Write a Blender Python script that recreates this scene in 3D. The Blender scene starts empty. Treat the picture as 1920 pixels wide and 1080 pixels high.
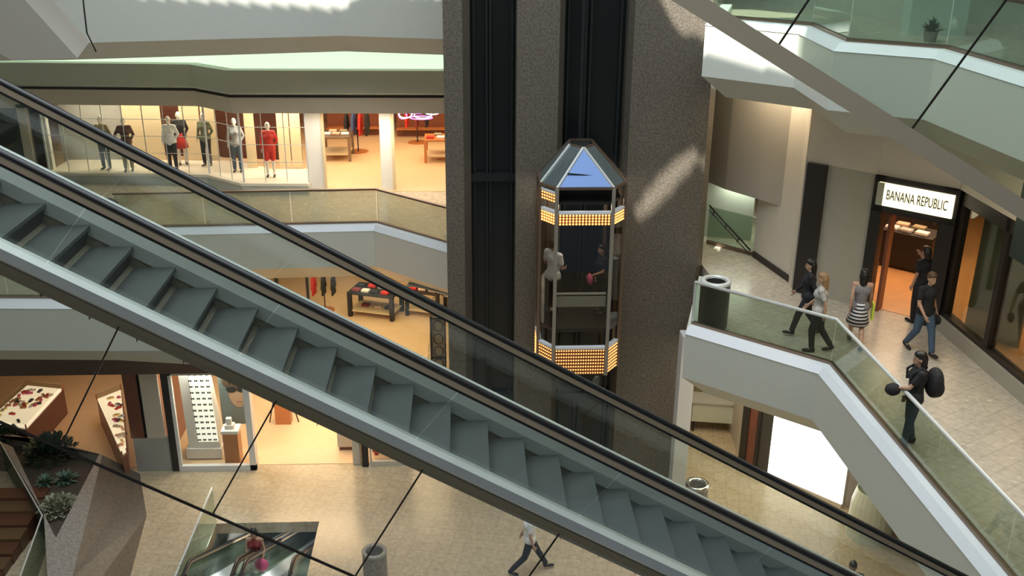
import bpy, bmesh, math, random
from mathutils import Vector, Matrix
random.seed(7)
sc = bpy.context.scene
COL = sc.collection

# ------------------------------------------------------------------ camera, world, sun, large lights, exposure
F_PX, PITCH, YAW, ROLL = 1900.0, math.radians(22.0), math.radians(-2.6), math.radians(0.4)
CAM_Z = 14.7
_fw = Vector((0, math.cos(PITCH), -math.sin(PITCH)))
_rt = Vector((1, 0, 0)); _up = _rt.cross(_fw)
_r2 = _rt*math.cos(ROLL) + _up*math.sin(ROLL); _u2 = -_rt*math.sin(ROLL) + _up*math.cos(ROLL)
_R = Matrix.Rotation(YAW, 3, 'Z')
RT, UP, FW = _R @ _r2, _R @ _u2, _R @ _fw
cam_d = bpy.data.cameras.new('camera'); cam = bpy.data.objects.new('camera', cam_d); COL.objects.link(cam)
cam_d.sensor_width = 36.0; cam_d.lens = F_PX/1920*36.0; cam_d.clip_start = 0.1; cam_d.clip_end = 300
cam.matrix_world = Matrix(((RT.x, UP.x, -FW.x, 0), (RT.y, UP.y, -FW.y, 0), (RT.z, UP.z, -FW.z, CAM_Z), (0, 0, 0, 1)))
sc.camera = cam
sc.view_settings.view_transform = 'Standard'; sc.view_settings.look = 'None'
sc.view_settings.gamma = 1; sc.view_settings.use_curve_mapping = False
sc.view_settings.exposure = 0.0
w = bpy.data.worlds.new('world'); sc.world = w; w.use_nodes = True
w.node_tree.nodes['Background'].inputs[0].default_value = (0.55, 0.68, 0.85, 1)
w.node_tree.nodes['Background'].inputs[1].default_value = 0.25
SUN_DIR = Vector((-0.30, -0.62, 1.0)).normalized()          # towards the sun
def sun():
    d = bpy.data.lights.new('sun', 'SUN'); d.energy = 15.0; d.angle = 0.010; d.color = (1, .96, .88)
    o = bpy.data.objects.new('sun', d); COL.objects.link(o)
    o.rotation_euler = SUN_DIR.to_track_quat('Z', 'Y').to_euler()
sun()
def area(name, loc, sx, sy, power, color, rot=(0, 0, 0)):
    d = bpy.data.lights.new(name, 'AREA'); d.shape = 'RECTANGLE'; d.size = sx; d.size_y = sy
    d.energy = power; d.color = color
    o = bpy.data.objects.new(name, d); COL.objects.link(o); o.location = loc; o.rotation_euler = rot
    return o
area('skylight', (0, 13, 23.4), 15, 22, 4300, (.84, .93, 1.0))

# ------------------------------------------------------------------ pixel helpers (1920x1080 frame)
CAMP = Vector((0, 0, CAM_Z))
def ray(px, py): return FW + RT*((px-960)/F_PX) - UP*((py-540)/F_PX)
def G(px, py, z):
    d = ray(px, py); t = (z-CAM_Z)/d.z; p = CAMP + d*t; return (p.x, p.y)
def PY(px, py, Y):
    d = ray(px, py); t = Y/d.y; p = CAMP + d*t; return (p.x, p.z)

# ------------------------------------------------------------------ materials
MATS = {}
def nodes(m): return m.node_tree.nodes, m.node_tree.links
def mat(name, col, rough=.6, metal=0., noise=0., nscale=6., spec=.5, bump=0., emit=None, es=0.):
    if name in MATS: return MATS[name]
    m = bpy.data.materials.new(name); m.use_nodes = True; n, l = nodes(m); b = n['Principled BSDF']
    b.inputs['Base Color'].default_value = (*col, 1); b.inputs['Roughness'].default_value = rough
    b.inputs['Metallic'].default_value = metal; b.inputs['Specular IOR Level'].default_value = spec
    if emit: b.inputs['Emission Color'].default_value = (*emit, 1); b.inputs['Emission Strength'].default_value = es
    tc = n.new('ShaderNodeTexCoord'); nz = n.new('ShaderNodeTexNoise'); nz.inputs['Scale'].default_value = nscale
    nz.inputs['Detail'].default_value = 4; l.new(tc.outputs['Object'], nz.inputs['Vector'])
    mx = n.new('ShaderNodeMix'); mx.data_type = 'RGBA'
    k = max(noise, .03)
    mx.inputs[6].default_value = (*[c*(1-k) for c in col], 1); mx.inputs[7].default_value = (*[min(1, c*(1+k)) for c in col], 1)
    l.new(nz.outputs['Fac'], mx.inputs[0]); l.new(mx.outputs[2], b.inputs['Base Color'])
    if bump:
        bp = n.new('ShaderNodeBump'); bp.inputs['Strength'].default_value = bump
        l.new(nz.outputs['Fac'], bp.inputs['Height']); l.new(bp.outputs[0], b.inputs['Normal'])
    MATS[name] = m; return m
def glass(name, tint, refl=.06, rough=.02, haze=0., hcol=(.5, .6, .55)):
    if name in MATS: return MATS[name]
    m = bpy.data.materials.new(name); m.use_nodes = True; n, l = nodes(m); n.clear()
    out = n.new('ShaderNodeOutputMaterial'); tr = n.new('ShaderNodeBsdfTransparent'); tr.inputs[0].default_value = (*tint, 1)
    gl = n.new('ShaderNodeBsdfGlossy'); gl.inputs['Roughness'].default_value = rough
    fr = n.new('ShaderNodeFresnel'); fr.inputs[0].default_value = 1.45
    ad = n.new('ShaderNodeMath'); ad.operation = 'ADD'; ad.inputs[1].default_value = refl; l.new(fr.outputs[0], ad.inputs[0])
    mn = n.new('ShaderNodeMath'); mn.operation = 'MINIMUM'; mn.inputs[1].default_value = .16; l.new(ad.outputs[0], mn.inputs[0])
    mx = n.new('ShaderNodeMixShader'); l.new(mn.outputs[0], mx.inputs[0]); l.new(tr.outputs[0], mx.inputs[1]); l.new(gl.outputs[0], mx.inputs[2])
    last = mx
    if haze:
        df = n.new('ShaderNodeBsdfDiffuse'); df.inputs[0].default_value = (*hcol, 1)
        m2 = n.new('ShaderNodeMixShader'); m2.inputs[0].default_value = haze
        l.new(mx.outputs[0], m2.inputs[1]); l.new(df.outputs[0], m2.inputs[2]); last = m2
    l.new(last.outputs[0], out.inputs[0]); MATS[name] = m; return m
def tiles(name, c1, c2, grout, size, rough, rot=0., big=0.):
    m = bpy.data.materials.new(name); m.use_nodes = True; n, l = nodes(m); b = n['Principled BSDF']
    tc = n.new('ShaderNodeTexCoord'); mp = n.new('ShaderNodeMapping'); mp.inputs['Rotation'].default_value[2] = rot
    l.new(tc.outputs['Object'], mp.inputs[0])
    br = n.new('ShaderNodeTexBrick'); br.offset = 0; br.inputs['Scale'].default_value = 1/size
    br.inputs['Color1'].default_value = (*c1, 1); br.inputs['Color2'].default_value = (*c2, 1); br.inputs['Mortar'].default_value = (*grout, 1)
    br.inputs['Brick Width'].default_value = 1; br.inputs['Row Height'].default_value = 1; br.inputs['Mortar Size'].default_value = .018
    l.new(mp.outputs[0], br.inputs['Vector'])
    nz = n.new('ShaderNodeTexNoise'); nz.inputs['Scale'].default_value = 9; nz.inputs['Detail'].default_value = 6; l.new(tc.outputs['Object'], nz.inputs['Vector'])
    hv = n.new('ShaderNodeMix'); hv.data_type = 'RGBA'; hv.blend_type = 'OVERLAY'; hv.inputs[0].default_value = .35
    l.new(br.outputs['Color'], hv.inputs[6]); l.new(nz.outputs['Fac'], hv.inputs[7])
    l.new(hv.outputs[2], b.inputs['Base Color']); b.inputs['Roughness'].default_value = rough
    nr = n.new('ShaderNodeMapRange'); nr.inputs[3].default_value = rough*.7; nr.inputs[4].default_value = rough*1.5
    l.new(nz.outputs['Fac'], nr.inputs[0]); l.new(nr.outputs[0], b.inputs['Roughness'])
    MATS[name] = m; return m
def stone(name, c1, c2, c3, scale, rough=.35):
    m = bpy.data.materials.new(name); m.use_nodes = True; n, l = nodes(m); b = n['Principled BSDF']
    tc = n.new('ShaderNodeTexCoord'); nz = n.new('ShaderNodeTexNoise'); nz.inputs['Scale'].default_value = scale; nz.inputs['Detail'].default_value = 8
    nz.inputs['Roughness'].default_value = .7
    vo = n.new('ShaderNodeTexVoronoi'); vo.inputs['Scale'].default_value = scale*1.6
    l.new(tc.outputs['Object'], nz.inputs['Vector']); l.new(tc.outputs['Object'], vo.inputs['Vector'])
    rp = n.new('ShaderNodeValToRGB'); e = rp.color_ramp.elements
    e[0].position = .36; e[0].color = (*c1, 1); e[1].position = .70; e[1].color = (*c3, 1)
    x = e.new(.52); x.color = (*c2, 1)
    mm = n.new('ShaderNodeMath'); mm.operation = 'MULTIPLY_ADD'; mm.inputs[1].default_value = .22
    l.new(vo.outputs['Distance'], mm.inputs[0]); l.new(nz.outputs['Fac'], mm.inputs[2])
    l.new(mm.outputs[0], rp.inputs[0]); l.new(rp.outputs[0], b.inputs['Base Color']); b.inputs['Roughness'].default_value = rough
    MATS[name] = m; return m

PAINT = mat('painted plaster', (.575, .59, .525), .55)
LEDGE = mat('white ledge paint', (.78, .80, .82), .4)
CREAM = mat('cream wall', (.66, .60, .50), .6)
WARMW = mat('warm wall', (.62, .50, .38), .6)
GREYW = mat('grey display wall', (.42, .42, .38), .6)
FLOOR_A = tiles('lower floor tiles', (.52, .42, .28), (.48, .385, .255), (.38, .30, .20), .31, .20, math.radians(12))
FLOOR_B = tiles('walkway tiles', (.56, .50, .40), (.52, .46, .37), (.40, .36, .30), .40, .22, math.radians(-30))
WOODF = mat('store wood floor', (.60, .33, .15), .3, noise=.2, nscale=3)
PINEF = mat('warm store floor', (.72, .52, .32), .35, noise=.08, nscale=4)
GRANITE = stone('brown granite', (.066, .056, .043), (.094, .080, .062), (.165, .142, .112), 20.0, .40)
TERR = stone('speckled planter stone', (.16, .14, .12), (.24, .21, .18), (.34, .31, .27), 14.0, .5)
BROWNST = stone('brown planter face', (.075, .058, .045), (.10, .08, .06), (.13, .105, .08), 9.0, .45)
STEEL = mat('brushed steel', (.70, .72, .68), .36, .3, noise=.12, nscale=2.5)
BRIGHT = mat('bright metal', (.80, .80, .78), .2, 1.)
BRONZE = mat('bronze trim', (.26, .19, .14), .35, .8)
BLACKR = mat('black rubber', (.022, .022, .022), .35)
DARKM = mat('dark metal frame', (.035, .028, .024), .4, .3)
STEPM = mat('escalator step metal', (.115, .122, .118), .5, .25, noise=.15)
RISERM = mat('escalator riser metal', (.035, .038, .038), .5, .2)
SHAFT = mat('shaft black', (.010, .012, .012), .25)
SHAFTM = mat('shaft rail metal', (.035, .042, .042), .35, .6)
GL_GREEN = glass('green balustrade glass', (.80, .82, .76), .03, .03, .04, (.45, .55, .48))
GL_RAIL = glass('walkway glass', (.70, .77, .71), .0)
GL_FAR = glass('clear escalator glass', (.90, .93, .90), .02)
GL_NEAR = glass('smoked escalator glass', (.79, .83, .80), .02, .02, .03, (.32, .36, .35))
GL_CLEAR = glass('clear shop glass', (.97, .98, .97), .0)
GL_TINT = glass('green tinted glass', (.72, .80, .74), .04, .03, .05, (.5, .56, .5))
GL_CAB = glass('car glass', (.82, .80, .76), .01)
GL_BLUE = mat('painted sky reflection glass', (.09, .17, .38), .3, .2)  # blue base colour stands in for reflected sky
GL_GREYR = mat('grey roof glass', (.13, .16, .16), .2, .4)
AMBER = mat('amber bulb', (.9, .45, .2), .3, emit=(1.0, .40, .11), es=2.1)
PANELB = mat('bulb panel', (.12, .055, .025), .5)
COVE = mat('lit cove panel', (.8, .9, .8), .5, emit=(.76, 1.0, .72), es=.92)
WHITELIT = mat('glowing white surface', (1, 1, 1), .5, emit=(1.0, .99, .95), es=2.2)
SIGNLIT = mat('lit sign face', (.9, .9, .7), .5, emit=(1.0, .93, .62), es=1.5)
BLACK = mat('black', (.012, .012, .012), .5)
SOIL = mat('soil', (.09, .07, .05), .9, noise=.4, nscale=20)
LEAFD = mat('dark leaf', (.035, .075, .045), .5)
LEAFG = mat('grey green leaf', (.16, .27, .20), .5)
LEAFY = mat('pale leaf', (.36, .38, .26), .6)
WOODR = mat('red wood', (.20, .065, .035), .35, noise=.25, nscale=4)
WOODO = mat('orange wood', (.48, .18, .06), .35, noise=.15, nscale=4)
BEIGEP = mat('beige bulkhead', (.40, .37, .31), .6)
WHITE = mat('white paint', (.82, .82, .80), .5)
STAINC = mat('cream fabric panel', (.74, .60, .38), .7, noise=.06, nscale=10)

# ------------------------------------------------------------------ mesh helpers
class MB:
    def __init__(s): s.v = []; s.f = []
    def add(s, vs, fs):
        b = len(s.v); s.v += [tuple(v) for v in vs]; s.f += [tuple(b+i for i in f) for f in fs]; return s
    def box(s, x0, x1, y0, y1, z0, z1):
        return s.add([(x0,y0,z0),(x1,y0,z0),(x1,y1,z0),(x0,y1,z0),(x0,y0,z1),(x1,y0,z1),(x1,y1,z1),(x0,y1,z1)],
                     [(0,3,2,1),(4,5,6,7),(0,1,5,4),(1,2,6,5),(2,3,7,6),(3,0,4,7)])
    def prism(s, poly, z0, z1):
        n = len(poly)
        a = sum(poly[i][0]*poly[(i+1)%n][1]-poly[(i+1)%n][0]*poly[i][1] for i in range(n))
        if a < 0: poly = poly[::-1]
        vs = [(p[0],p[1],z0) for p in poly]+[(p[0],p[1],z1) for p in poly]
        return s.add(vs, [tuple(range(n))[::-1], tuple(range(n,2*n))]+[(i,(i+1)%n,n+(i+1)%n,n+i) for i in range(n)])
    def wall(s, a, b, z0, z1, t=.1):
        d = Vector((b[0]-a[0], b[1]-a[1])).normalized(); n = Vector((-d.y, d.x))*t/2
        return s.prism([(a[0]+n.x,a[1]+n.y),(b[0]+n.x,b[1]+n.y),(b[0]-n.x,b[1]-n.y),(a[0]-n.x,a[1]-n.y)], z0, z1)
    def bar(s, a, b, w, h=None):
        h = h or w; a = Vector(a); b = Vector(b); d = (b-a).normalized()
        u = d.cross(Vector((0,0,1)));  u = u.normalized() if u.length > 1e-4 else Vector((1,0,0)); v = u.cross(d)
        c = [(-1,-1),(1,-1),(1,1),(-1,1)]
        vs = [a+u*x*w/2+v*y*h/2 for x,y in c]+[b+u*x*w/2+v*y*h/2 for x,y in c]
        return s.add(vs, [(0,1,2,3),(7,6,5,4),(0,4,5,1),(1,5,6,2),(2,6,7,3),(3,7,4,0)])
    def tube(s, pts, r, n=8, caps=True):
        pts = [Vector(p) for p in pts]; rs = r if isinstance(r,(list,tuple)) else [r]*len(pts)
        rings = []; pu = None
        for i,p in enumerate(pts):
            d = (pts[min(i+1,len(pts)-1)]-pts[max(i-1,0)]).normalized()
            u = d.cross(Vector((0,0,1)) if abs(d.z)<.95 else Vector((0,1,0))).normalized()
            if pu is not None and u.dot(pu) < 0: u = -u
            pu = u; v = d.cross(u)
            rings.append([p+(u*math.cos(a)+v*math.sin(a))*rs[i] for a in [2*math.pi*k/n for k in range(n)]])
        vs = [q for R in rings for q in R]; fs = []
        for i in range(len(rings)-1):
            for k in range(n): fs.append((i*n+k, i*n+(k+1)%n, (i+1)*n+(k+1)%n, (i+1)*n+k))
        if caps: fs += [tuple(range(n))[::-1], tuple(range((len(rings)-1)*n, len(rings)*n))]
        return s.add(vs, fs)
    def lathe(s, prof, n=24, c=(0,0,0)):
        vs = []; fs = []
        for r,z in prof:
            for k in range(n): a = 2*math.pi*k/n; vs.append((c[0]+r*math.cos(a), c[1]+r*math.sin(a), c[2]+z))
        for i in range(len(prof)-1):
            for k in range(n): fs.append((i*n+k, i*n+(k+1)%n, (i+1)*n+(k+1)%n, (i+1)*n+k))
        return s.add(vs, fs)
    def ell(s, c, r, n=12, m=8, rot=None):
        vs = []; fs = []; rr = (r,r,r) if not isinstance(r,(tuple,list)) else r
        for i in range(m+1):
            t = math.pi*i/m
            for k in range(n):
                a = 2*math.pi*k/n; p = Vector((rr[0]*math.sin(t)*math.cos(a), rr[1]*math.sin(t)*math.sin(a), rr[2]*math.cos(t)))
                if rot: p = rot @ p
                vs.append(tuple(Vector(c)+p))
        for i in range(m):
            for k in range(n): fs.append((i*n+k, (i+1)*n+k, (i+1)*n+(k+1)%n, i*n+(k+1)%n))
        return s.add(vs, fs)
    def cone(s, a, b, ra, rb, n=12):
        a = Vector(a); b = Vector(b); d = b-a; L = d.length
        if L < 1e-5: return s.ell(a, ra)
        s.tube([a, b], [ra, rb], n); s.ell(a, ra, n, 8); return s.ell(b, rb, n, 8)
    def sweepx(s, xs, L, prof):
        n = len(prof); vs = []
        for x in xs:
            for y,dz in prof: vs.append((x, y, L(x)+dz))
        fs = []
        for i in range(len(xs)-1):
            for k in range(n): fs.append((i*n+k, (i+1)*n+k, (i+1)*n+(k+1)%n, i*n+(k+1)%n))
        fs += [tuple(range(n)), tuple(range((len(xs)-1)*n, len(xs)*n))[::-1]]
        return s.add(vs, fs)
    def mesh(s, name, m=None, smooth=False):
        me = bpy.data.meshes.new(name); me.from_pydata(s.v, [], s.f); me.update()
        bm = bmesh.new(); bm.from_mesh(me); bmesh.ops.recalc_face_normals(bm, faces=bm.faces); bm.to_mesh(me); bm.free()
        if smooth:
            for p in me.polygons: p.use_smooth = True
        if m: me.materials.append(m)
        return me
    def build(s, name, m, parent=None, smooth=False, bevel=0., label=None):
        o = bpy.data.objects.new(name, s.mesh(name, m, smooth)); COL.objects.link(o)
        if parent is not None: o.parent = parent
        if bevel:
            b = o.modifiers.new('bevel', 'BEVEL'); b.width = bevel; b.segments = 2; b.limit_method = 'ANGLE'
        if label: o['label'] = label
        return o
def thing(name, label, cat, loc=(0,0,0), rz=0., group=None):
    o = bpy.data.objects.new(name, None); COL.objects.link(o); o.empty_display_size = .2
    o.location = loc; o.rotation_euler = (0,0,rz); o['label'] = label; o['category'] = cat
    if group: o['group'] = group
    return o
def tag(o, label, cat, group=None, kind=None):
    o['label'] = label; o['category'] = cat
    if group: o['group'] = group
    if kind: o['kind'] = kind
    return o
def struct(mb, name, m, bevel=0.):
    o = mb.build(name, m, None, bevel=bevel); o['kind'] = 'structure'; return o
def dup_tree(o, parent=None):
    c = o.copy(); COL.objects.link(c); c.parent = parent
    for ch in list(o.children): dup_tree(ch, c)
    return c
def offset(poly, d):
    """offset an open polyline to its left by d, with mitres"""
    out = []; n = len(poly)
    for i,p in enumerate(poly):
        ns = []
        for j in (i-1, i):
            if 0 <= j < n-1:
                e = Vector((poly[j+1][0]-poly[j][0], poly[j+1][1]-poly[j][1])).normalized(); ns.append(Vector((-e.y, e.x)))
        m = sum(ns, Vector((0,0)))/len(ns); k = m.length_squared
        m = m/k if k > .2 else m/.2
        out.append((p[0]+m.x*d, p[1]+m.y*d))
    return out
def edge_sweep(mb, poly, prof):
    """profile (inward offset, z) swept along an edge polyline whose slab lies to the left"""
    n = len(prof); rows = [offset(poly, d) for d,z in prof]; vs = []
    for i in range(len(poly)):
        for k,(d,z) in enumerate(prof): vs.append((rows[k][i][0], rows[k][i][1], z))
    fs = []
    for i in range(len(poly)-1):
        for k in range(n): fs.append((i*n+k, (i+1)*n+k, (i+1)*n+(k+1)%n, i*n+(k+1)%n))
    fs += [tuple(range(n)), tuple(range((len(poly)-1)*n, len(poly)*n))[::-1]]
    return mb.add(vs, fs)

# ------------------------------------------------------------------ levels and slabs
ZA, ZB, ZC = 0.0, 5.9, 12.0
B_LEFT = [(-16.5,21.15),(-8.09,20.8),(-5.6,20.75),(-8.9,23.4),(-9.3,25.7),(-2.56,25.99),(-.67,24.34),(-.3,24.0),(-.3,25.6)]
B_RIGHT = [(5.5,22.4),(4.51,19.13),(6.71,17.22),(6.98,11.08),(7.15,5.5)]
C_LEFT = [(-16.5,24.7),(-9.84,25.1),(-3.17,26.42),(-.6,25.85),(1.0,25.8)]
C_RIGHT = [(5.6,23.2),(4.80,20.7),(6.33,19.45),(6.30,17.4),(7.70,16.6),(8.0,13.7),(8.3,9.0)]

def slab(name, edge, back, z, m):
    mb = MB(); mb.prism(offset(edge, .3)+back, z-.3, z); struct(mb, name, m)
    mb = MB(); mb.prism(offset(edge, 1.0)+back, z-1.49, z-.3); return struct(mb, 'ceiling', PAINT)
slab('floor', B_LEFT, [(-.2,26),(0.9,26),(0.9,45),(-16.5,45)], ZB, FLOOR_B)
slab('floor', B_RIGHT, [(24,5.5),(24,45),(0.9,45),(0.9,25.9),(5.6,25.9)], ZB, FLOOR_B)
slab('floor', C_LEFT, [(1.0,45),(-16.5,45)], ZC, FLOOR_B)
slab('floor', C_RIGHT, [(24,9.0),(24,45),(1.0,45),(1.0,25.9),(5.6,25.9)], ZC, FLOOR_B)
def fascia(edge, z):
    f = MB(); edge_sweep(f, edge, [(0.0,z-.0),(0.0,z-1.03),(.5,z-1.5),(1.4,z-1.5),(1.4,z-1.44),(.30,z-1.3),(.30,z-.0)])
    struct(f, 'trim_1', PAINT)
    c = MB(); edge_sweep(c, edge[1:] if edge is B_RIGHT else edge, [(-.012,z-.012),(.10,z+.13),(.34,z+.13),(.34,z-.012)])
    struct(c, 'trim_2', LEDGE)
for e,z in ((B_LEFT,ZB),(B_RIGHT,ZB),(C_LEFT,ZC),(C_RIGHT,ZC)): fascia(e, z)

# lower floor with an opening for the lower escalators and a sunken pit beside the planter
HX0, HX1, HY0, HY1 = -6.25, -3.75, 15.0, 21.15
PIT = [G(-40,700,0), G(6,833,0), G(82,965,0), G(30,1100,0), G(-120,1100,0)]
fl = MB()
fl.box(-30, HX0, 4, HY1, -.3, 0).box(HX1, 30, 4, HY1, -.3, 0).box(-30, 30, HY1, 50, -.3, 0).box(HX0, HX1, 4, HY0, -.3, 0)
struct(fl, 'floor', FLOOR_A)
lo = MB(); lo.box(-12, 4, 10, 30, -6.2, -6.0); struct(lo, 'floor', mat('basement floor', (.30,.28,.24), .5))
pw = MB(); pw.wall((HX0-.06,HY0),(HX0-.06,HY1+6), -6, -.3).wall((HX1+.06,HY0),(HX1+.06,HY1+6), -6, -.3).wall((HX0,HY0-.05),(HX1,HY0-.05), -6, -.3)
struct(pw, 'wall_basement', mat('pit wall', (.22,.24,.23), .6))
# unseen opaque roof added to mask the sun; holes shaped to cast its patches
def roof():
    pats = []
    def sunhit(pts3):
        out = []
        for x,y,z in pts3:
            t = (24.0-z)/SUN_DIR.z; out.append((x+SUN_DIR.x*t, y+SUN_DIR.y*t))
        return out
    def tower(px,py,Y=22.7):
        x,z = PY(px,py,Y); return (x,Y,z)
    pats.append(sunhit([tower(1185,395),tower(1215,345),tower(1262,292),tower(1300,270),tower(1312,285),tower(1278,322),tower(1235,372),tower(1200,398)]))
    pats.append(sunhit([tower(1316,283),tower(1352,288),tower(1352,306),tower(1316,303)]))
    pats.append(sunhit([tower(1228,-30),tower(1400,-60),tower(1500,60),tower(1490,150),tower(1345,130),tower(1330,62),tower(1270,45)]))
    pats.append(sunhit([(-9,25.6,12.6),(-1,26.5,12.6),(-.3,26,11.7),(-2.6,26.4,11.85),(-9,25.3,12.1)]))
    pats.append(sunhit([(4.75,20.75,11.45),(4.75,20.75,12.15),(6.4,19.4,12.15),(6.4,19.4,11.25)]))
    def inside(x,y,P):
        c = False
        for i in range(len(P)):
            x1,y1 = P[i]; x2,y2 = P[i-1]
            if (y1>y) != (y2>y) and x < (x2-x1)*(y-y1)/(y2-y1)+x1: c = not c
        return c
    mb = MB(); s = .07; x0,x1,y0,y1 = -13,6,4,24
    ny = int((y1-y0)/s)
    for j in range(ny):
        ya = y0+j*s; yb = ya+s; yc = (ya+yb)/2; run = x0; x = x0
        while x < x1:
            if any(inside(x+s/2,yc,P) for P in pats):
                if x > run: mb.add([(run,ya,24),(x,ya,24),(x,yb,24),(run,yb,24)], [(0,1,2,3)])
                run = x+s
            x += s
        if x > run: mb.add([(run,ya,24),(x,ya,24),(x,yb,24),(run,yb,24)], [(0,1,2,3)])
    ye = y0+ny*s; xe = x
    for a,b,c,d in ((-30,30,-12,y0),(-30,30,ye,50),(-30,x0,y0,ye),(xe,30,y0,ye)):
        mb.add([(a,c,24),(b,c,24),(b,d,24),(a,d,24)], [(0,1,2,3)])
    struct(mb, 'ceiling', mat('roof', (.6,.62,.62), .7))
roof()

# ------------------------------------------------------------------ glass railings
def railing(edge, z, label, m_glass, m_rail, off=.27, h=1.05, rr=.035, step=2.2, posts=(), group=None, square=False):
    t = thing('glass_railing', label, 'railing', (edge[0][0],edge[0][1],z), group=group)
    t_l = Vector((-edge[0][0],-edge[0][1],-z))
    L = offset(edge, off)
    def place(mb, nm, m, sm=False):
        mb.v = [tuple(Vector(v)+t_l) for v in mb.v]; return mb.build(nm, m, t, smooth=sm)
    for i in range(len(L)-1):
        a = Vector(L[i]); b = Vector(L[i+1]); d = (b-a); n = max(1, round(d.length/step))
        for k in range(n):
            g = .012/d.length
            p = a+d*(k/n+g); q = a+d*((k+1)/n-g)
            place(MB().wall(p, q, z+.14, z+h, .014), 'glass_panel', m_glass)
    place(edge_sweep(MB(), edge, [(off-.04,z+.10),(off-.04,z+.19),(off+.04,z+.19),(off+.04,z+.10)]), 'base_shoe', BRONZE)
    if square: place(edge_sweep(MB(), edge, [(off-.05,z+h),(off-.05,z+h+.05),(off+.05,z+h+.05),(off+.05,z+h)]), 'handrail', m_rail)
    else: place(MB().tube([(p[0],p[1],z+h+.02) for p in L], rr, 10), 'handrail', m_rail, True)
    for i in posts: place(MB().bar((L[i][0],L[i][1],z), (L[i][0],L[i][1],z+h+.03), .045), 'post', m_rail)
    return t
railing(B_RIGHT[1:], ZB, 'glass railing with a steel rail along the right walkway edge', GL_RAIL, STEEL, posts=(0,))
railing(B_LEFT[4:7], ZB, 'bronze-railed glass balustrade in front of the shop with mannequins', GL_GREEN, BRONZE, square=True)
railing(B_LEFT[:3], ZB, 'glass balustrade at far left above the lower jewellery shop', GL_GREEN, BRONZE, square=True)
railing(C_RIGHT[1:], ZC, 'upper level glass railing with flat grey rail at top right', GL_TINT, BRONZE, square=True)
nw = thing('escalator_newel', 'dark curved handrail end beside the glass balustrade left of centre', 'handrail end', (*G(214,445,5.9),5.9))
pts = [(-.25*math.cos(a)+.0, 0, .75+.28*math.sin(a)) for a in [math.pi*k/10-.4 for k in range(13)]]
MB().tube(pts, .05, 8).build('handrail', BLACKR, nw, smooth=True)
MB().box(-.22,.2,-.03,.03,0,.72).build('glass_panel', GL_GREEN, nw)

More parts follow.
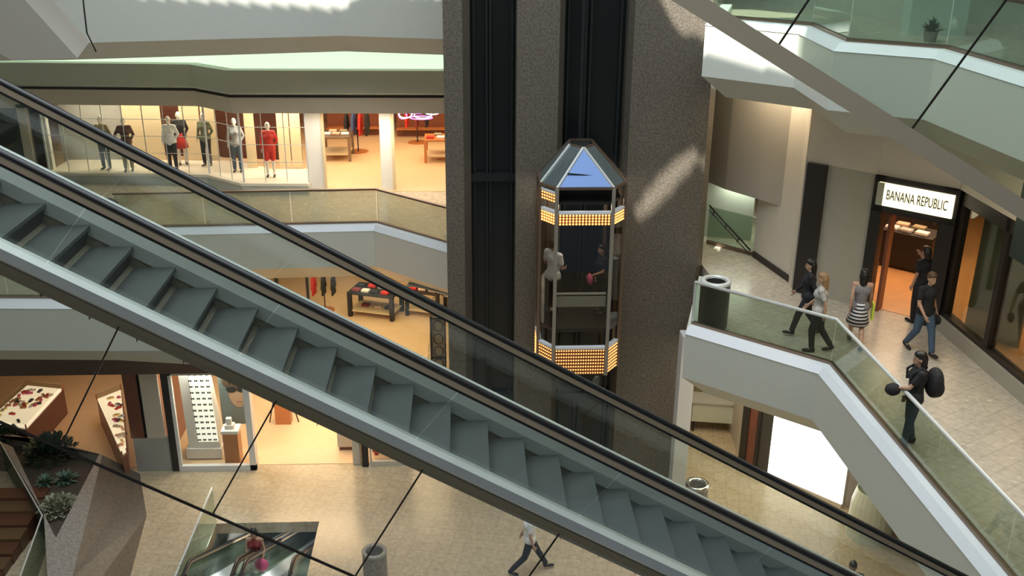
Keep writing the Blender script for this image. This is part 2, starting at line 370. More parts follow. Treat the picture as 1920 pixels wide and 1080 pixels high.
# ------------------------------------------------------------------ escalators
GUIDE = mat('bronze rail guide', (.56,.43,.30), .5, .1)
T30 = math.tan(math.radians(30))
def make_L(x0, x1, zt, zb):
    def L(x):
        r = .5
        z = zt-(x-x0)*T30
        def smin(a,b,k):
            h = max(k-abs(a-b),0)/k; return min(a,b)-h*h*k*.25
        z = smin(z, zt, .12); return -smin(-z, -zb, .12)
    return L
def escalator(name, label, loc, rz, rise, W, rail_glass_near, rail_glass_far, deck_w=.22, step_phase=0., deck_h=.13, far_h=.26, newel=1.3, truss=.22, trussm=None):
    t = thing(name, label, 'escalator', loc, rz)
    run = rise/T30; L = make_L(0, run, 0, -rise)
    xs = [-newel-.3]+[-.8+.1*k for k in range(17)]+[.8+(run-1.6)*k/12 for k in range(1,13)]+[run-.8+.1*k for k in range(1,17)]+[run+newel+.3]
    # steps
    run_s = .375; n = int(run/run_s)+4
    prof_n = 6
    for i in range(-2, n):
        nx = step_phase+i*run_s
        if nx < -.9 or nx > run+.9: continue
        zt = L(nx); zlow = L(nx+run_s)
        mb = MB(); y0, y1 = .0, W
        mb.box(nx-run_s-.02, nx, y0, y1, zt-.035, zt)                       # tread
        tr = mb.build('step', STEPM, t)
        rs = MB(); vs = []; m_ = 6
        for k in range(m_+1):
            a = k/m_; vs += [(nx-.01-.05*math.sin(a*math.pi/2)*1.2, y0, zt-.03-(zt-zlow+.02)*a), (nx-.01-.05*math.sin(a*math.pi/2)*1.2, y1, zt-.03-(zt-zlow+.02)*a)]
        rs.add(vs, [(2*k,2*k+1,2*k+3,2*k+2) for k in range(m_)])
        rs.build('riser', RISERM, tr)
    # decks: near side at y<0, far side at y>W
    MB().sweepx(xs, L, [(0,-.05),(0,.02),(-.05,deck_h),(-deck_w,deck_h),(-deck_w,.03),(-deck_w+.02,-.0)]).build('deck', STEEL, t)
    MB().sweepx(xs, L, [(W,-.12),(W,.03),(W+.13,far_h),(W+deck_w,far_h),(W+deck_w,-.12)]).build('deck', STEEL, t)
    MB().sweepx(xs, L, [(-deck_w+.02,.01),(-.02,.0),(-.005,-.228),(W+.005,-.228),(W+.02,.0),(W+deck_w,.0),(W+deck_w,-.26),(-.03,-.25),(-deck_w+.02,-.02)]).build('truss', trussm or BEIGEP, t)
    # handrails with newels
    for yy, gm in ((-.10, rail_glass_near), (W+.15, rail_glass_far)):
        H = .95
        pts = []
        for k in range(9):
            a = -math.pi/2+math.pi*k/8; pts.append((-newel-.30*math.cos(a), yy, .62+.33*math.sin(a)))
        pts = pts[1:]
        pts += [(x,yy,L(x)+H) for x in xs if -newel < x < run+newel]
        for k in range(8):
            a = math.pi/2-math.pi*k/8; pts.append((run+newel+.30*math.cos(a), yy, -rise+.62+.33*math.sin(a)))
        mb = MB(); n_ = 8; vs = []
        cr = [(-.036,-.018),(-.036,.008),(-.018,.024),(.018,.024),(.036,.008),(.036,-.018)]
        P = [Vector(p) for p in pts]
        for i,p in enumerate(P):
            d = (P[min(i+1,len(P)-1)]-P[max(i-1,0)]).normalized(); u = Vector((-d.z,0,d.x))
            for cy,cz in cr: vs.append(p+Vector((0,cy,0))+u*cz)
        k6 = 6; fs = []
        for i in range(len(P)-1):
            for k in range(k6): fs.append((i*k6+k, i*k6+(k+1)%k6, (i+1)*k6+(k+1)%k6, (i+1)*k6+k))
        mb.add(vs, fs).build('handrail', BLACKR, t, smooth=True)
        MB().sweepx([x for x in xs if -newel+.1 < x < run+newel-.1], L, [(yy-.034,H-.085),(yy-.034,H-.022),(yy+.034,H-.022),(yy+.034,H-.085)]).build('rail_guide', GUIDE, t)
        MB().sweepx([x for x in xs if -newel+.1 < x < run+newel-.1], L, [(yy-.030,H-.115),(yy-.030,H-.085),(yy+.030,H-.085),(yy+.030,H-.115)]).build('rail_seal', BLACKR, t)
        # glass panels, joints square to the incline
        x = -newel; lean = .42
        dh = deck_h if yy < 0 else far_h
        while x < run+newel:
            xe = min(x+1.5, run+newel)
            mbp = MB(); N = 6; vs = []
            for i in range(N+1):
                xa = x+.003+(xe-x-.006)*i/N
                xt = min(xa+(lean if .2 < xa < run else 0), run+newel)
                for dy in (-.006,.006): vs += [(xa,yy+dy,L(xa)+dh-.01),(xt,yy+dy,L(xt)+H-.07)]
            fs = []
            for i in range(N):
                b = 4*i; c = 4*(i+1)
                fs += [(b,c,c+1,b+1),(b+2,b+3,c+3,c+2)]
            mbp.add(vs, fs).build('glass_panel', gm, t); x = xe
    return t
escalator('escalator', 'long descending escalator crossing the foreground with empty grey steps', (-5.2,8.12,ZC+.577), 0, ZC+.577-ZB, 1.14, GL_NEAR, GL_FAR, deck_w=.22, step_phase=.125, trussm=mat('olive brown cladding',(.24,.21,.15),.6))
escalator('escalator', 'highest escalator, its glass side and beige edge crossing the top right corner', (-1.87,8.2,18.1), 0, 6.1, 1.14, GL_FAR, GL_FAR)
# hung glass screens: clear panes with slim joints, trimmed along the bottom edge
def screen(name, label, X0, X1, Y, top, bot, pane_w, m_glass, trim_m, trim_h, trim_d, phase, gw=.008):
    t = thing(name, label, 'glass screen', (X0, Y, bot-T30*X0))
    def loc(mb): mb.v = [(v[0]-X0, v[1]-Y, v[2]-(bot-T30*X0)) for v in mb.v]; return mb
    h = top-bot
    lean = h*T30*math.cos(math.radians(30))**2
    x = X0+phase
    while x < X1:
        vs = []
        xb, xc = x+gw, x+pane_w-gw
        for dy in (-.006,.006):
            for xx in (xb, xc):
                vs += [(xx,Y+dy,bot-T30*xx), (xx+lean,Y+dy,top-T30*(xx+lean))]
        loc(MB().add(vs, [(0,1,3,2),(4,6,7,5),(0,2,6,4),(1,5,7,3),(0,4,5,1),(2,3,7,6)])).build('glass_panel', m_glass, t)
        if gw > .004: loc(MB().bar((x,Y,bot-T30*x),(x+lean,Y,top-T30*(x+lean)), .014)).build('joint', DARKM, t)
        x += pane_w
    loc(MB().sweepx([X0-.5,X1+.5], lambda x: bot-T30*x, [(Y-trim_d/2,-trim_h),(Y-trim_d/2,0),(Y+trim_d/2,0),(Y+trim_d/2,-trim_h)])).build('bottom_edge', trim_m, t)
    return t
screen('glass_screen', 'clear glass side screen under the near edge of the long escalator', -7.3, 6.2, 7.88, 9.50, 7.97, 1.25, GL_CLEAR, DARKM, .022, .02, 1.2)
screen('glass_screen', 'green glass screen over the beige edge of the highest escalator', -1.6, 8.0, 8.0, 16.9, 14.92, 1.17, glass('pale green screen glass',(.84,.88,.83),.0), mat('warm beige edge',(.66,.55,.40),.55), .17, .16, .54)

# ------------------------------------------------------------------ stone tower with two lift shafts
TY = 22.8; KT = TY/20.0
def tower():
    def pier(poly, nm='tower_pier'):
        return MB().prism(poly, 0, 23.9)
    t = thing('elevator_tower', 'dark brown granite tower with two black lift shafts', 'tower', (2.3, TY+1.5, 0))
    off = Vector((-2.3, -(TY+1.5), 0))
    def pl(mb, nm, m, par=t, **k):
        mb.v = [tuple(Vector(v)+off) for v in mb.v]; return mb.build(nm, m, par, **k)
    def X(x): return x*KT
    def pp(l): return [(X(x),y) for x,y in l]
    pl(MB().prism(pp([(-.46,TY),(-.09,TY),(.06,TY+.34),(.06,TY+3),(-.46,TY+3)]),0,23.9), 'pier', GRANITE)
    pl(MB().prism(pp([(.97,TY),(1.80,TY),(1.93,TY+.34),(1.93,TY+3),(.97,TY+3)]),0,23.9), 'pier', GRANITE)
    pl(MB().prism(pp([(3.18,TY+.34),(3.25,TY),(4.84,TY),(5.02,TY+.34),(5.02,TY+3),(3.18,TY+3)]),0,23.9), 'pier', GRANITE)
    pl(MB().box(X(-.4),X(4.9),TY+2.7,TY+3.05,0,23.9), 'back_wall', SHAFT)
    for x0,x1 in ((.06,.97),(1.93,3.18)):
        pl(MB().box(X(x0),X(x1),TY+.75,TY+.80,0,23.9), 'shaft_glass', SHAFT)
        for f in (.06,.34,.42,.90):
            x = X(x0+(x1-x0)*f)
            pl(MB().box(x,x+.05,TY+.60,TY+.75,0,23.9), 'guide_rail', SHAFTM)
        for z in (2.1,8.0,13.6):
            pl(MB().box(X(x0),X(x1),TY+.55,TY+.74,z,z+.18), 'cross_beam', SHAFTM)
tower()

# ------------------------------------------------------------------ glass lift car
SILV = mat('silver roof bar', (.72,.73,.70), .35, .3)
def lift():
    KL = 1.12; cx, cy, z0 = 2.26*KL, 19.55*KL, 14.7-(14.7-5.15)*KL
    t = thing('elevator_car', 'octagonal glass lift car with amber bulb bands and pointed glass roof', 'elevator', (cx,cy,z0))
    # plan: octagon, front facing the camera
    hw, hd, ch = .84, .80, .30
    oct_ = [(-.55,-hd),(.55,-hd),(hw,-hd+ch+.1),(hw,hd-.5),(.6,hd-.2),(-.6,hd-.2),(-hw,hd-.5),(-hw,-hd+ch+.1)]
    H_EAVE, H_BAND0, H_BAND1, FL = 4.02, 3.27, 3.50, 1.06
    def post(p, z_0, z_1, r=.035): return MB().box(p[0]-r,p[0]+r,p[1]-r,p[1]+r,z_0,z_1)
    MB().prism([(x*.99,y*.99) for x,y in oct_], FL-.08, FL).build('floor_plate', DARKM, t)
    MB().prism([(x*.93,y*.93) for x,y in oct_], -.05, 0).build('base_plate', DARKM, t)
    MB().prism([(x*.6,y*.6) for x,y in oct_], -.55, -.05).build('undercarriage', BLACK, t)
    for sx in (-1,1): MB().bar((sx*.5,-.7,0),(sx*.1,.1,-.75),.03).build('strut', STEEL, t)
    for p in oct_: post(p, 0, H_EAVE).build('post', BRONZE if p[1] > -.6 else mat('brown grey post',(.33,.30,.25),.4,.4), t, bevel=.008)
    # bands
    nb = [0]; bulb_me = [None]
    def band(i, za, zb, rows, cols):
        a = Vector((*oct_[i],0)); b = Vector((*oct_[(i+1)%8],0)); d = (b-a); n = Vector((d.y,-d.x,0)).normalized()
        a2 = a+d*(.04/d.length); b2 = b-d*(.04/d.length)
        mb = MB(); p = [a2,b2,b2-n*.05,a2-n*.05]; mb.prism([(q.x,q.y) for q in p], za, zb)
        pn = mb.build('bulb_panel', PANELB, t)
        cap = MB().prism([(q.x,q.y) for q in [a2+n*.02,b2+n*.02,b2-n*.07,a2-n*.07]], zb, zb+.05).build('band_cap', LEDGE, t)
        rest = MB()
        for r in range(rows):
            for c in range(cols):
                q = a2+(b2-a2)*((c+.5)/cols)+n*.012; z = za+(zb-za)*(r+.5)/rows
                if i == 0 or (i in (1,7) and rows < 5):
                    sz = .020
                    if nb[0] < 95:
                        if bulb_me[0] is None: bulb_me[0] = MB().ell((0,0,0), .022, 8, 6).mesh('bulb', AMBER, True)
                        o = bpy.data.objects.new('bulb', bulb_me[0]); COL.objects.link(o); o.parent = t; o.location = (q.x,q.y,z); nb[0] += 1; continue
                rest.ell((q.x,q.y,z), .0165 if rows>4 else .020, 6, 4)
        return rest
    allrest = MB()
    for i,cols in ((0,16),(7,6),(1,6),(6,8)):
        if i != 6: r = band(i, H_BAND0, H_BAND1, 4, cols); allrest.add(r.v, r.f)
    r = band(7, H_BAND1+.22, H_BAND1+.40, 3, 6); allrest.add(r.v, r.f)
    for i,cols in ((0,20),(7,7),(1,7),(6,7)):
        r = band(i, .02, .60, 8, cols); allrest.add(r.v, r.f)
    rb = allrest.build('bulb', AMBER, t, smooth=True); rb['kind'] = 'stuff'
    # eave ring, glass sides
    for i in range(8):
        a = oct_[i]; b = oct_[(i+1)%8]
        MB().bar((*a,H_EAVE),(*b,H_EAVE),.05).build('eave_bar', BRONZE, t)
        if i not in (4,):
            MB().wall(a,b,FL,H_BAND0,.012).build('glass_panel', GL_CAB, t)
    MB().box(-.5,.5,-hd+.10,-hd+.13,1.50,1.72).build('waist_panel', mat('grey waist panel',(.42,.44,.40),.4), t)
    MB().bar((-.5,-hd+.12,1.78),(.5,-hd+.12,1.78),.035).build('grab_rail', STEEL, t)
    MB().prism([(x*.9,y*.9) for x,y in oct_], H_EAVE-.35, H_EAVE-.3).build('car_ceiling', BLACK, t)
    # pointed roof: short ridge polygon
    zt = H_EAVE+.66
    top = [(0,-.22),(0,-.22),(.24,.02),(.24,.3),(.2,.42),(-.2,.42),(-.24,.3),(-.24,.02)]
    for i in range(8):
        a = Vector((*oct_[i],H_EAVE)); b = Vector((*oct_[(i+1)%8],H_EAVE)); c = Vector((*top[(i+1)%8],zt)); d = Vector((*top[i],zt))
        mb = MB(); n = (b-a).cross(c-a).normalized()
        if (c-d).length < .01: mb.add([a,b,c,a-n*.015,b-n*.015,c-n*.015],[(0,1,2),(5,4,3),(0,3,4,1),(1,4,5,2),(2,5,3,0)])
        else: mb.add([a,b,c,d,a-n*.015,b-n*.015,c-n*.015,d-n*.015],[(0,1,2,3),(7,6,5,4),(0,4,5,1),(1,5,6,2),(2,6,7,3),(3,7,4,0)])
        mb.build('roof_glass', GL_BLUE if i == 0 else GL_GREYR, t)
        MB().bar(a, d, .045).build('roof_bar', SILV if i in (0,1,7) else BRONZE, t)
        if (c-d).length > .01: MB().bar(d, c, .04).build('roof_bar', BRONZE, t)
    MB().bar((-.34,-.62,H_EAVE+.25),(.34,-.60,H_EAVE+.18),.02).build('roof_bar', DARKM, t)
    MB().box(-.03,.03,.5,.56,zt-.3,zt+6).build('hoist_cable', SHAFTM, t)
    t.scale = (KL,KL,KL)
    ld = bpy.data.lights.new('lift fill','POINT'); ld.energy = 38; ld.color=(1,.86,.70); ld.shadow_soft_size=.15  # added fill to brighten the man in the car
    lo_ = bpy.data.objects.new('lift fill', ld); COL.objects.link(lo_); lo_.location=(cx,cy-.1,z0+3.45*KL)
    return cx, cy, z0+FL*KL
LIFT = lift()

# ------------------------------------------------------------------ people
VOX = {}
def remesh(mb, m, vox, smooth_it=2, name='body'):
    me = mb.mesh(name); o = bpy.data.objects.new('tmp', me); COL.objects.link(o)
    r = o.modifiers.new('r','REMESH'); r.mode = 'VOXEL'; r.voxel_size = vox
    if smooth_it: s = o.modifiers.new('s','SMOOTH'); s.factor = .5; s.iterations = smooth_it
    dg = bpy.context.evaluated_depsgraph_get(); ev = o.evaluated_get(dg); out = bpy.data.meshes.new_from_object(ev)
    bpy.data.objects.remove(o); out.name = name; out.materials.clear(); out.materials.append(m)
    for p in out.polygons: p.use_smooth = True
    return out
def V3(*a): return Vector(a)
def lerp(a,b,t): return a+(b-a)*t
DEF = dict(hip=(0,0,.93), chest=(0,0,1.30), neck=(0,0,1.47), head=(0,.02,1.60),
    ls=(-.19,0,1.41), le=(-.24,-.02,1.13), lw=(-.25,.05,.88), rs=(.19,0,1.41), re=(.24,-.02,1.13), rw=(.25,.05,.88),
    lh=(-.09,0,.90), lk=(-.10,.02,.50), la=(-.10,-.01,.09), rh=(.09,0,.90), rk=(.10,.02,.50), ra=(.10,-.01,.09), lt=(-.11,.17,.03), rt=(.11,.17,.03))
def person(label, loc, rz, height, pose, skin, top, bottom, hair, shoes, sleeve='short', legs='trousers', hairlen=.0, female=False, cat='person', name='person', vox=.012, hands=True, group=None, extras=None, eyes=True):
    J = {k: Vector(v) for k,v in {**DEF, **pose}.items()}
    k = height/1.72
    t = thing(name, label, cat, loc, rz, group)
    t.scale = (k,k,k)
    sh = .9 if female else 1.0
    if female:
        for q in ('ls','le','lw','rs','re','rw'): J[q].x *= .84
    b = MB()
    up = (J['neck']-J['hip']).normalized()
    # torso
    b.cone(J['hip']+V3(-.07,0,0), J['hip']+V3(.07,0,0), .115*(1.05 if female else 1), .115*(1.05 if female else 1))
    b.cone(J['hip'], lerp(J['hip'],J['chest'],.55), .125, .105*(.9 if female else 1.05))
    b.cone(lerp(J['hip'],J['chest'],.5), J['chest'], .11, .135*sh)
    b.cone(J['chest']+V3(-.06,0,.0), J['chest']+V3(.06,0,0), .115, .115)
    b.cone(J['ls'], J['rs'], .062, .062); b.cone(J['chest']+V3(0,0,.05), J['neck'], .10, .052)
    b.cone(J['neck'], J['head'], .052, .05)
    if female:
        for s in (-.07,.07): b.ell(J['chest']+V3(s,.09,-.01), .06)
    hd = J['head']; fwd = V3(0,1,0)
    b.ell(hd+V3(0,0,.035), (.075,.094,.115)); b.ell(hd+V3(0,.03,-.045), (.052,.062,.06))
    b.cone(hd+V3(0,.092,.02), hd+V3(0,.108,-.012), .010, .014); 
    for s in (-1,1): b.ell(hd+V3(s*.077,-.005,.005), (.012,.022,.032))
    b.ell(hd+V3(0,.088,-.05), (.024,.012,.010))
    for s in 'lr':
        S,E,W = J[s+'s'],J[s+'e'],J[s+'w']
        b.cone(S, E, .052*sh, .038*sh); b.cone(E, W, .039*sh, .026)
        sg = -1 if s=='l' else 1
        d = (W-E).normalized(); side = d.cross(V3(sg,0,0)); side = side.normalized() if side.length>.05 else V3(0,1,0)
        if side.y < 0: side = -side
        nrm = d.cross(side)
        palm = W+d*.05
        for q in (-.028,-.009,.009,.028): b.cone(W+d*.01+side*q*.6, W+d*.085+side*q, .015, .013, 8)
        if hands:
            inn = V3(-sg,0,0)
            for i,q in enumerate((-.031,-.0105,.0105,.031)):
                L_ = (.055,.068,.075,.066)[i]; c0 = W+d*.085+side*q; c1 = c0+d*L_*.55+inn*.008; c2 = c1+d*L_*.4+inn*.022
                b.cone(c0,c1,.0105,.0095,6); b.cone(c1,c2,.0095,.0085,6)
            th = W+d*.035+side*.030; b.cone(th, th+d*.03+side*.028+inn*.01, .013,.011,6); b.cone(th+d*.03+side*.028+inn*.01, th+d*.058+side*.034+inn*.02, .011,.009,6)
        else: b.cone(palm+d*.03, palm+d*.1, .022, .012)
        Hh,K,A,T = J[s+'h'],J[s+'k'],J[s+'a'],J[s+'t']
        b.cone(Hh, K, .088*(1.02 if female else 1), .056); b.cone(K, lerp(K,A,.35)+V3(0,-.012,0), .052, .054); b.cone(lerp(K,A,.35), A, .053, .036)
        b.cone(A+V3(0,-.02,-.03), T, .036, .028); b.ell(A+V3(0,-.03,-.04), .036)
    body = bpy.data.objects.new('body', remesh(b, skin, vox)); COL.objects.link(body); body.parent = t
    def cloth(nm, mb, m, v=None):
        o = bpy.data.objects.new(nm, remesh(mb, m, v or vox*1.15, name=nm)); COL.objects.link(o); o.parent = t; return o
    if top:
        c = MB(); e = .016
        c.cone(J['hip']+V3(-.075,0,.0), J['hip']+V3(.075,0,.0), .115+e, .115+e)
        c.cone(J['hip'], lerp(J['hip'],J['chest'],.55), .13+e, .11*(.9 if female else 1.08)+e)
        c.cone(lerp(J['hip'],J['chest'],.5), J['chest'], .112+e, .137*sh+e); c.cone(J['chest']+V3(-.06,0,0), J['chest']+V3(.06,0,0), .118+e,.118+e)
        if sleeve != 'none':
            c.cone(J['ls'],J['rs'], .058+e*.8,.058+e*.8); c.cone(J['chest']+V3(0,0,.05), lerp(J['chest'],J['neck'],.85), .10+e, .06+e*.4)
        else: c.cone(J['chest']+V3(0,0,.03), J['chest']+V3(0,0,.08), .125, .10)
        if female:
            for s in (-.07,.07): c.ell(J['chest']+V3(s,.09,-.01), .06+e*.8)
        for s in 'lr':
            S,E,W = J[s+'s'],J[s+'e'],J[s+'w']
            if sleeve == 'short': c.cone(S, lerp(S,E,.62), .050*sh+e, .046*sh+e)
            if sleeve == 'long': c.cone(S,E,.050*sh+e,.038*sh+e*.8); c.cone(E,lerp(E,W,.93),.038*sh+e*.8,.028+e*.7)
        cloth('shirt', c, top)
    if bottom:
        c = MB(); e = .012
        c.cone(J['hip']+V3(-.075,0,0), J['hip']+V3(.075,0,0), .118+e, .118+e)
        if legs in ('trousers','shorts'):
            for s in 'lr':
                Hh,K,A = J[s+'h'],J[s+'k'],J[s+'a']
                if legs == 'shorts': c.cone(Hh, lerp(Hh,K,.8), .092+e, .075+e); continue
                c.cone(Hh,K,.092+e,.062+e); c.cone(K,lerp(K,A,.93),.062+e,.048+e)
            cloth('trousers', c, bottom)
        else:
            kz = lerp(J['lh'],J['lk'],.85).lerp(lerp(J['rh'],J['rk'],.85), .5)
            n = 20; prof = []
            c = MB(); c.tube([J['hip']+V3(0,0,.12), J['hip'], J['hip']+V3(0,0,-.14), kz], [.125,.15,.18,.235], 20)
            o = c.build('skirt', bottom, t, smooth=True)
    if shoes:
        for s in 'lr':
            A,T = J[s+'a'],J[s+'t']; c = MB(); c.cone(A+V3(0,-.03,-.045), T+V3(0,0,.005), .044,.034); c.ell(A+V3(0,-.03,-.02), .048)
            cloth('shoe', c, shoes)
    if hair:
        c = MB(); c.ell(hd+V3(0,-.018,.055), (.086,.098,.108)); c.ell(hd+V3(0,.012,.092), (.080,.090,.068))
        if hairlen: 
            c.cone(hd+V3(0,-.06,.02), hd+V3(0,-.085,-hairlen), .075, .055); c.cone(hd+V3(-.05,-.05,.02), hd+V3(-.045,-.07,-hairlen*.9), .05, .035); c.cone(hd+V3(.05,-.05,.02), hd+V3(.045,-.07,-hairlen*.9), .05, .035)
        else: c.ell(hd+V3(0,-.04,.01), (.078,.07,.07))
        cloth('hair', c, hair)
    if eyes:
        for s in (-.03,.03): MB().ell(hd+V3(s,.088,.028), .010, 8, 6).build('eye', BLACK, t, smooth=True)
    if extras: extras(t, J)
    return t
SK = mat('skin', (.50,.30,.20), .5); SK2 = mat('tan skin', (.38,.21,.13), .5)
HBR = mat('brown hair', (.12,.07,.035), .5, noise=.3, nscale=30); HBK = mat('black hair', (.015,.012,.01), .4); HBL = mat('light brown hair', (.30,.18,.08), .5, noise=.3, nscale=30)
CW = mat('white cotton', (.80,.82,.84), .8); CB = mat('black cloth', (.015,.015,.017), .8); CJ = mat('denim', (.06,.10,.16), .8, noise=.25, nscale=15)
CR = mat('red cloth', (.62,.03,.02), .7); CT = mat('tan cloth', (.30,.26,.16), .7); CG = mat('grey cloth', (.40,.42,.44), .8); CPK = mat('pink cloth', (.70,.12,.26), .7)
CBL = mat('blue cloth', (.05,.09,.25), .7); CDR = mat('dark red cloth', (.22,.03,.03), .7); CPEACH = mat('peach cloth', (.62,.42,.32), .7); CFL = mat('mottled grey cloth', (.45,.42,.38), .8, noise=.6, nscale=28)
YEL = mat('yellow green plastic', (.65,.80,.05), .4)
def stripes():
    m = bpy.data.materials.new('striped fabric'); m.use_nodes = True; n,l = nodes(m); b = n['Principled BSDF']
    tc = n.new('ShaderNodeTexCoord'); wv = n.new('ShaderNodeTexWave'); wv.bands_direction = 'Z'; wv.inputs['Scale'].default_value = 4.2; wv.inputs['Distortion'].default_value = .4
    l.new(tc.outputs['Object'], wv.inputs[0]); r = n.new('ShaderNodeValToRGB'); r.color_ramp.elements[0].position=.45; r.color_ramp.elements[0].color=(.02,.02,.03,1); r.color_ramp.elements[1].position=.55; r.color_ramp.elements[1].color=(.75,.73,.7,1)
    l.new(wv.outputs[0], r.inputs[0]); l.new(r.outputs[0], b.inputs[0]); b.inputs['Roughness'].default_value=.8; return m
STR = stripes()
FLOR = mat('black and white print', (.22,.20,.20), .8, noise=.95, nscale=40)
walkL = dict(lk=(-.09,.16,.52), la=(-.09,.26,.12), lt=(-.09,.42,.08), rk=(.09,-.06,.49), ra=(.09,-.30,.14), rt=(.09,-.16,.03), lw=(-.24,-.12,.92), le=(-.24,-.12,1.14), re=(.24,.06,1.14), rw=(.22,.24,.95))
stand = {}
def at(px,py,z): return (*G(px,py,z), z)
R = math.radians
# man in the lift: seen from his left rear, white T-shirt, arms forward
person('man in a white T-shirt standing inside the glass lift', (LIFT[0]-.60, LIFT[1]-.12, LIFT[2]), R(-50), 1.88,
       dict(le=(-.25,.02,1.14), lw=(-.14,.22,1.04), re=(.25,.02,1.14), rw=(.12,.24,1.06), chest=(0,.02,1.30)), SK, CW, CB, HBR, CB, vox=.013)
def bag_pink(t, J): MB().ell(J['lw']+V3(0,.05,-.08), (.13,.07,.14)).build('handbag', CPK, t, smooth=True)
person('person half hidden at the right side of the glass lift holding something pink', (LIFT[0]+.56, LIFT[1]-.02, LIFT[2]), R(100), 1.70,
       dict(le=(-.25,.05,1.14), lw=(-.12,.28,1.02)), SK, CB, CB, HBK, CB, vox=.015, female=True, hairlen=.15, extras=bag_pink)
def fold_arms(): return dict(le=(-.24,.04,1.14), lw=(-.06,.22,1.14))
person('woman with long light brown hair, pale mottled top and dark trousers behind the railing', at(1527,658,ZB), R(65), 1.66,
       {**walkL, 'lk':(-.09,.10,.5),'la':(-.10,.06,.10),'lt':(-.11,.22,.03)}, SK, CFL, CB, HBL, CB, female=True, hairlen=.28, vox=.013)
p = G(1516,640,ZB)
person('dark-haired person in dark jacket just beyond the woman in the pale top', (p[0]-.02,p[1]+.30,ZB), R(75), 1.66, walkL, SK, CB, CB, HBK, CB, sleeve='long', female=True, hairlen=.2, vox=.015)
def ybag(t, J): MB().box(.26,.30,.0,.24,.62,.98).build('shopping_bag', YEL, t, bevel=.01)
person('woman with dark hair in a black and white striped dress carrying a yellow bag', at(1601,650,ZB), R(-15), 1.66,
       {**walkL,'rw':(.26,.14,.98)}, SK, FLOR, STR, HBK, CB, sleeve='none', legs='skirt', female=True, hairlen=.16, vox=.013, extras=ybag)
person('person in dark clothes with a forearm raised at the shop doorway', at(1716,604,ZB), R(20), 1.70,
       dict(re=(.24,.14,1.24), rw=(.20,.30,1.42)), SK, CB, CB, HBK, CB, vox=.015, female=True, hairlen=.1)
def hbag(t, J):
    MB().ell(J['lw']+V3(0,.05,-.16), (.06,.12,.11)).build('handbag', CB, t, smooth=True)
person('person in black T-shirt and blue jeans walking from the shop doorway', at(1722,662,ZB), R(195), 1.72,
       {**walkL, 'lw':(-.30,-.05,.86)}, SK, CB, CJ, HBR, CB, vox=.013, extras=hbag)
def backpack(t, J):
    c = MB(); c.ell((0,-.27,1.20), (.20,.15,.27)); c.ell((0,-.33,1.10), (.15,.12,.16))
    o = bpy.data.objects.new('backpack', remesh(c, CB, .02, name='backpack')); COL.objects.link(o); o.parent = t
    for s in (-.12,.12): MB().tube([(s,-.16,1.40),(s,0,1.50),(s,.15,1.38),(s*1.1,.13,1.2)], .022, 8).build('strap', CB, t, smooth=True)
    MB().ell(J['lw']+V3(0,.04,-.04), (.10,.13,.11)).build('handbag', CB, t, smooth=True)
person('woman in dark top and jeans with a large black backpack at the glass railing', at(1699,835,ZB), R(82), 1.72,
       dict(le=(-.20,.16,1.16), lw=(-.05,.34,1.10), re=(.24,-.05,1.12), rw=(.24,.06,.86), lk=(-.09,.04,.5), la=(-.10,.08,.09), lt=(-.11,.26,.03), rk=(.09,0,.5), ra=(.1,-.1,.09), rt=(.11,.07,.03)), SK, CB, CJ, HBK, CB, hairlen=.26, vox=.012, female=True, extras=backpack)
person('person striding across the lower floor, torso hidden by the escalator', at(992,1073,ZA), R(-85), 1.74,
       dict(lk=(-.09,.20,.52), la=(-.09,.40,.14), lt=(-.09,.56,.08), rk=(.09,-.12,.48), ra=(.09,-.42,.16), rt=(.09,-.28,.03), lw=(-.22,-.12,.95)), SK, CW, CB, HBR, CB, vox=.013)
person('dark-haired person at the bottom edge, only head and shoulders showing over the handrail', (7.82,16.85,ZA), R(160), 1.74, {}, SK, CB, CB, HBK, CB, vox=.014)
def pbag(t, J):
    MB().ell(J['lw']+V3(.02,.08,-.12), (.17,.10,.18)).build('handbag', CPK, t, smooth=True)
    MB().ell(J['lw']+V3(.16,.07,-.20), (.12,.09,.15)).build('shopping_bag', mat('pink white cloth',(.75,.55,.52),.7), t, smooth=True)
person('woman in a dark red top with pink bag riding the lower escalator', (-5.08,20.0,-1.02), R(180), 1.66,
       dict(le=(-.26,.02,1.13), lw=(-.24,.22,1.0), re=(.24,.04,1.12), rw=(.02,.24,1.04)), SK, CDR, CB, HBK, CB, sleeve='none', female=True, hairlen=.14, vox=.013, extras=pbag)

# ------------------------------------------------------------------ shop with mannequins on the upper walkway (left)
S = [(-17,30.95),(-13.0,30.9),(-7.94,30.57),(-6.69,29.57),(-.5,29.45),(6,29.4)]
hd = MB(); edge_sweep(hd, S, [(-.40,9.62),(-.40,8.98),(-.30,8.90),(.3,8.90),(.3,9.62)]); struct(hd, 'trim_3', PAINT)
hd = MB(); edge_sweep(hd, S, [(-.34,8.90),(-.34,8.84),(.3,8.84),(.3,8.90)]); struct(hd, 'trim_4', DARKM)
hd = MB(); edge_sweep(hd, S, [(-.30,8.84),(-.22,8.36),(.12,8.36),(.3,8.84)]); struct(hd, 'trim_5', CREAM)
cv = MB(); edge_sweep(cv, S, [(-.05,9.62),(-.05,10.5),(.0,10.5),(.0,9.62)])
tag(cv.build('cove_light', COVE, None), 'long glowing pale green light cove above the mannequin shop header', 'light')
so = offset(S, .15)
fb = MB(); fb.prism(so[1:]+[(6,39),(-13,39)], ZB, ZB+.012); struct(fb, 'floor', PINEF)
cl = MB(); cl.prism(offset(S,.05)+[(6,39),(-17,39)], 8.9, 9.0); struct(cl, 'ceiling', mat('shop ceiling', (.55,.45,.33), .7))
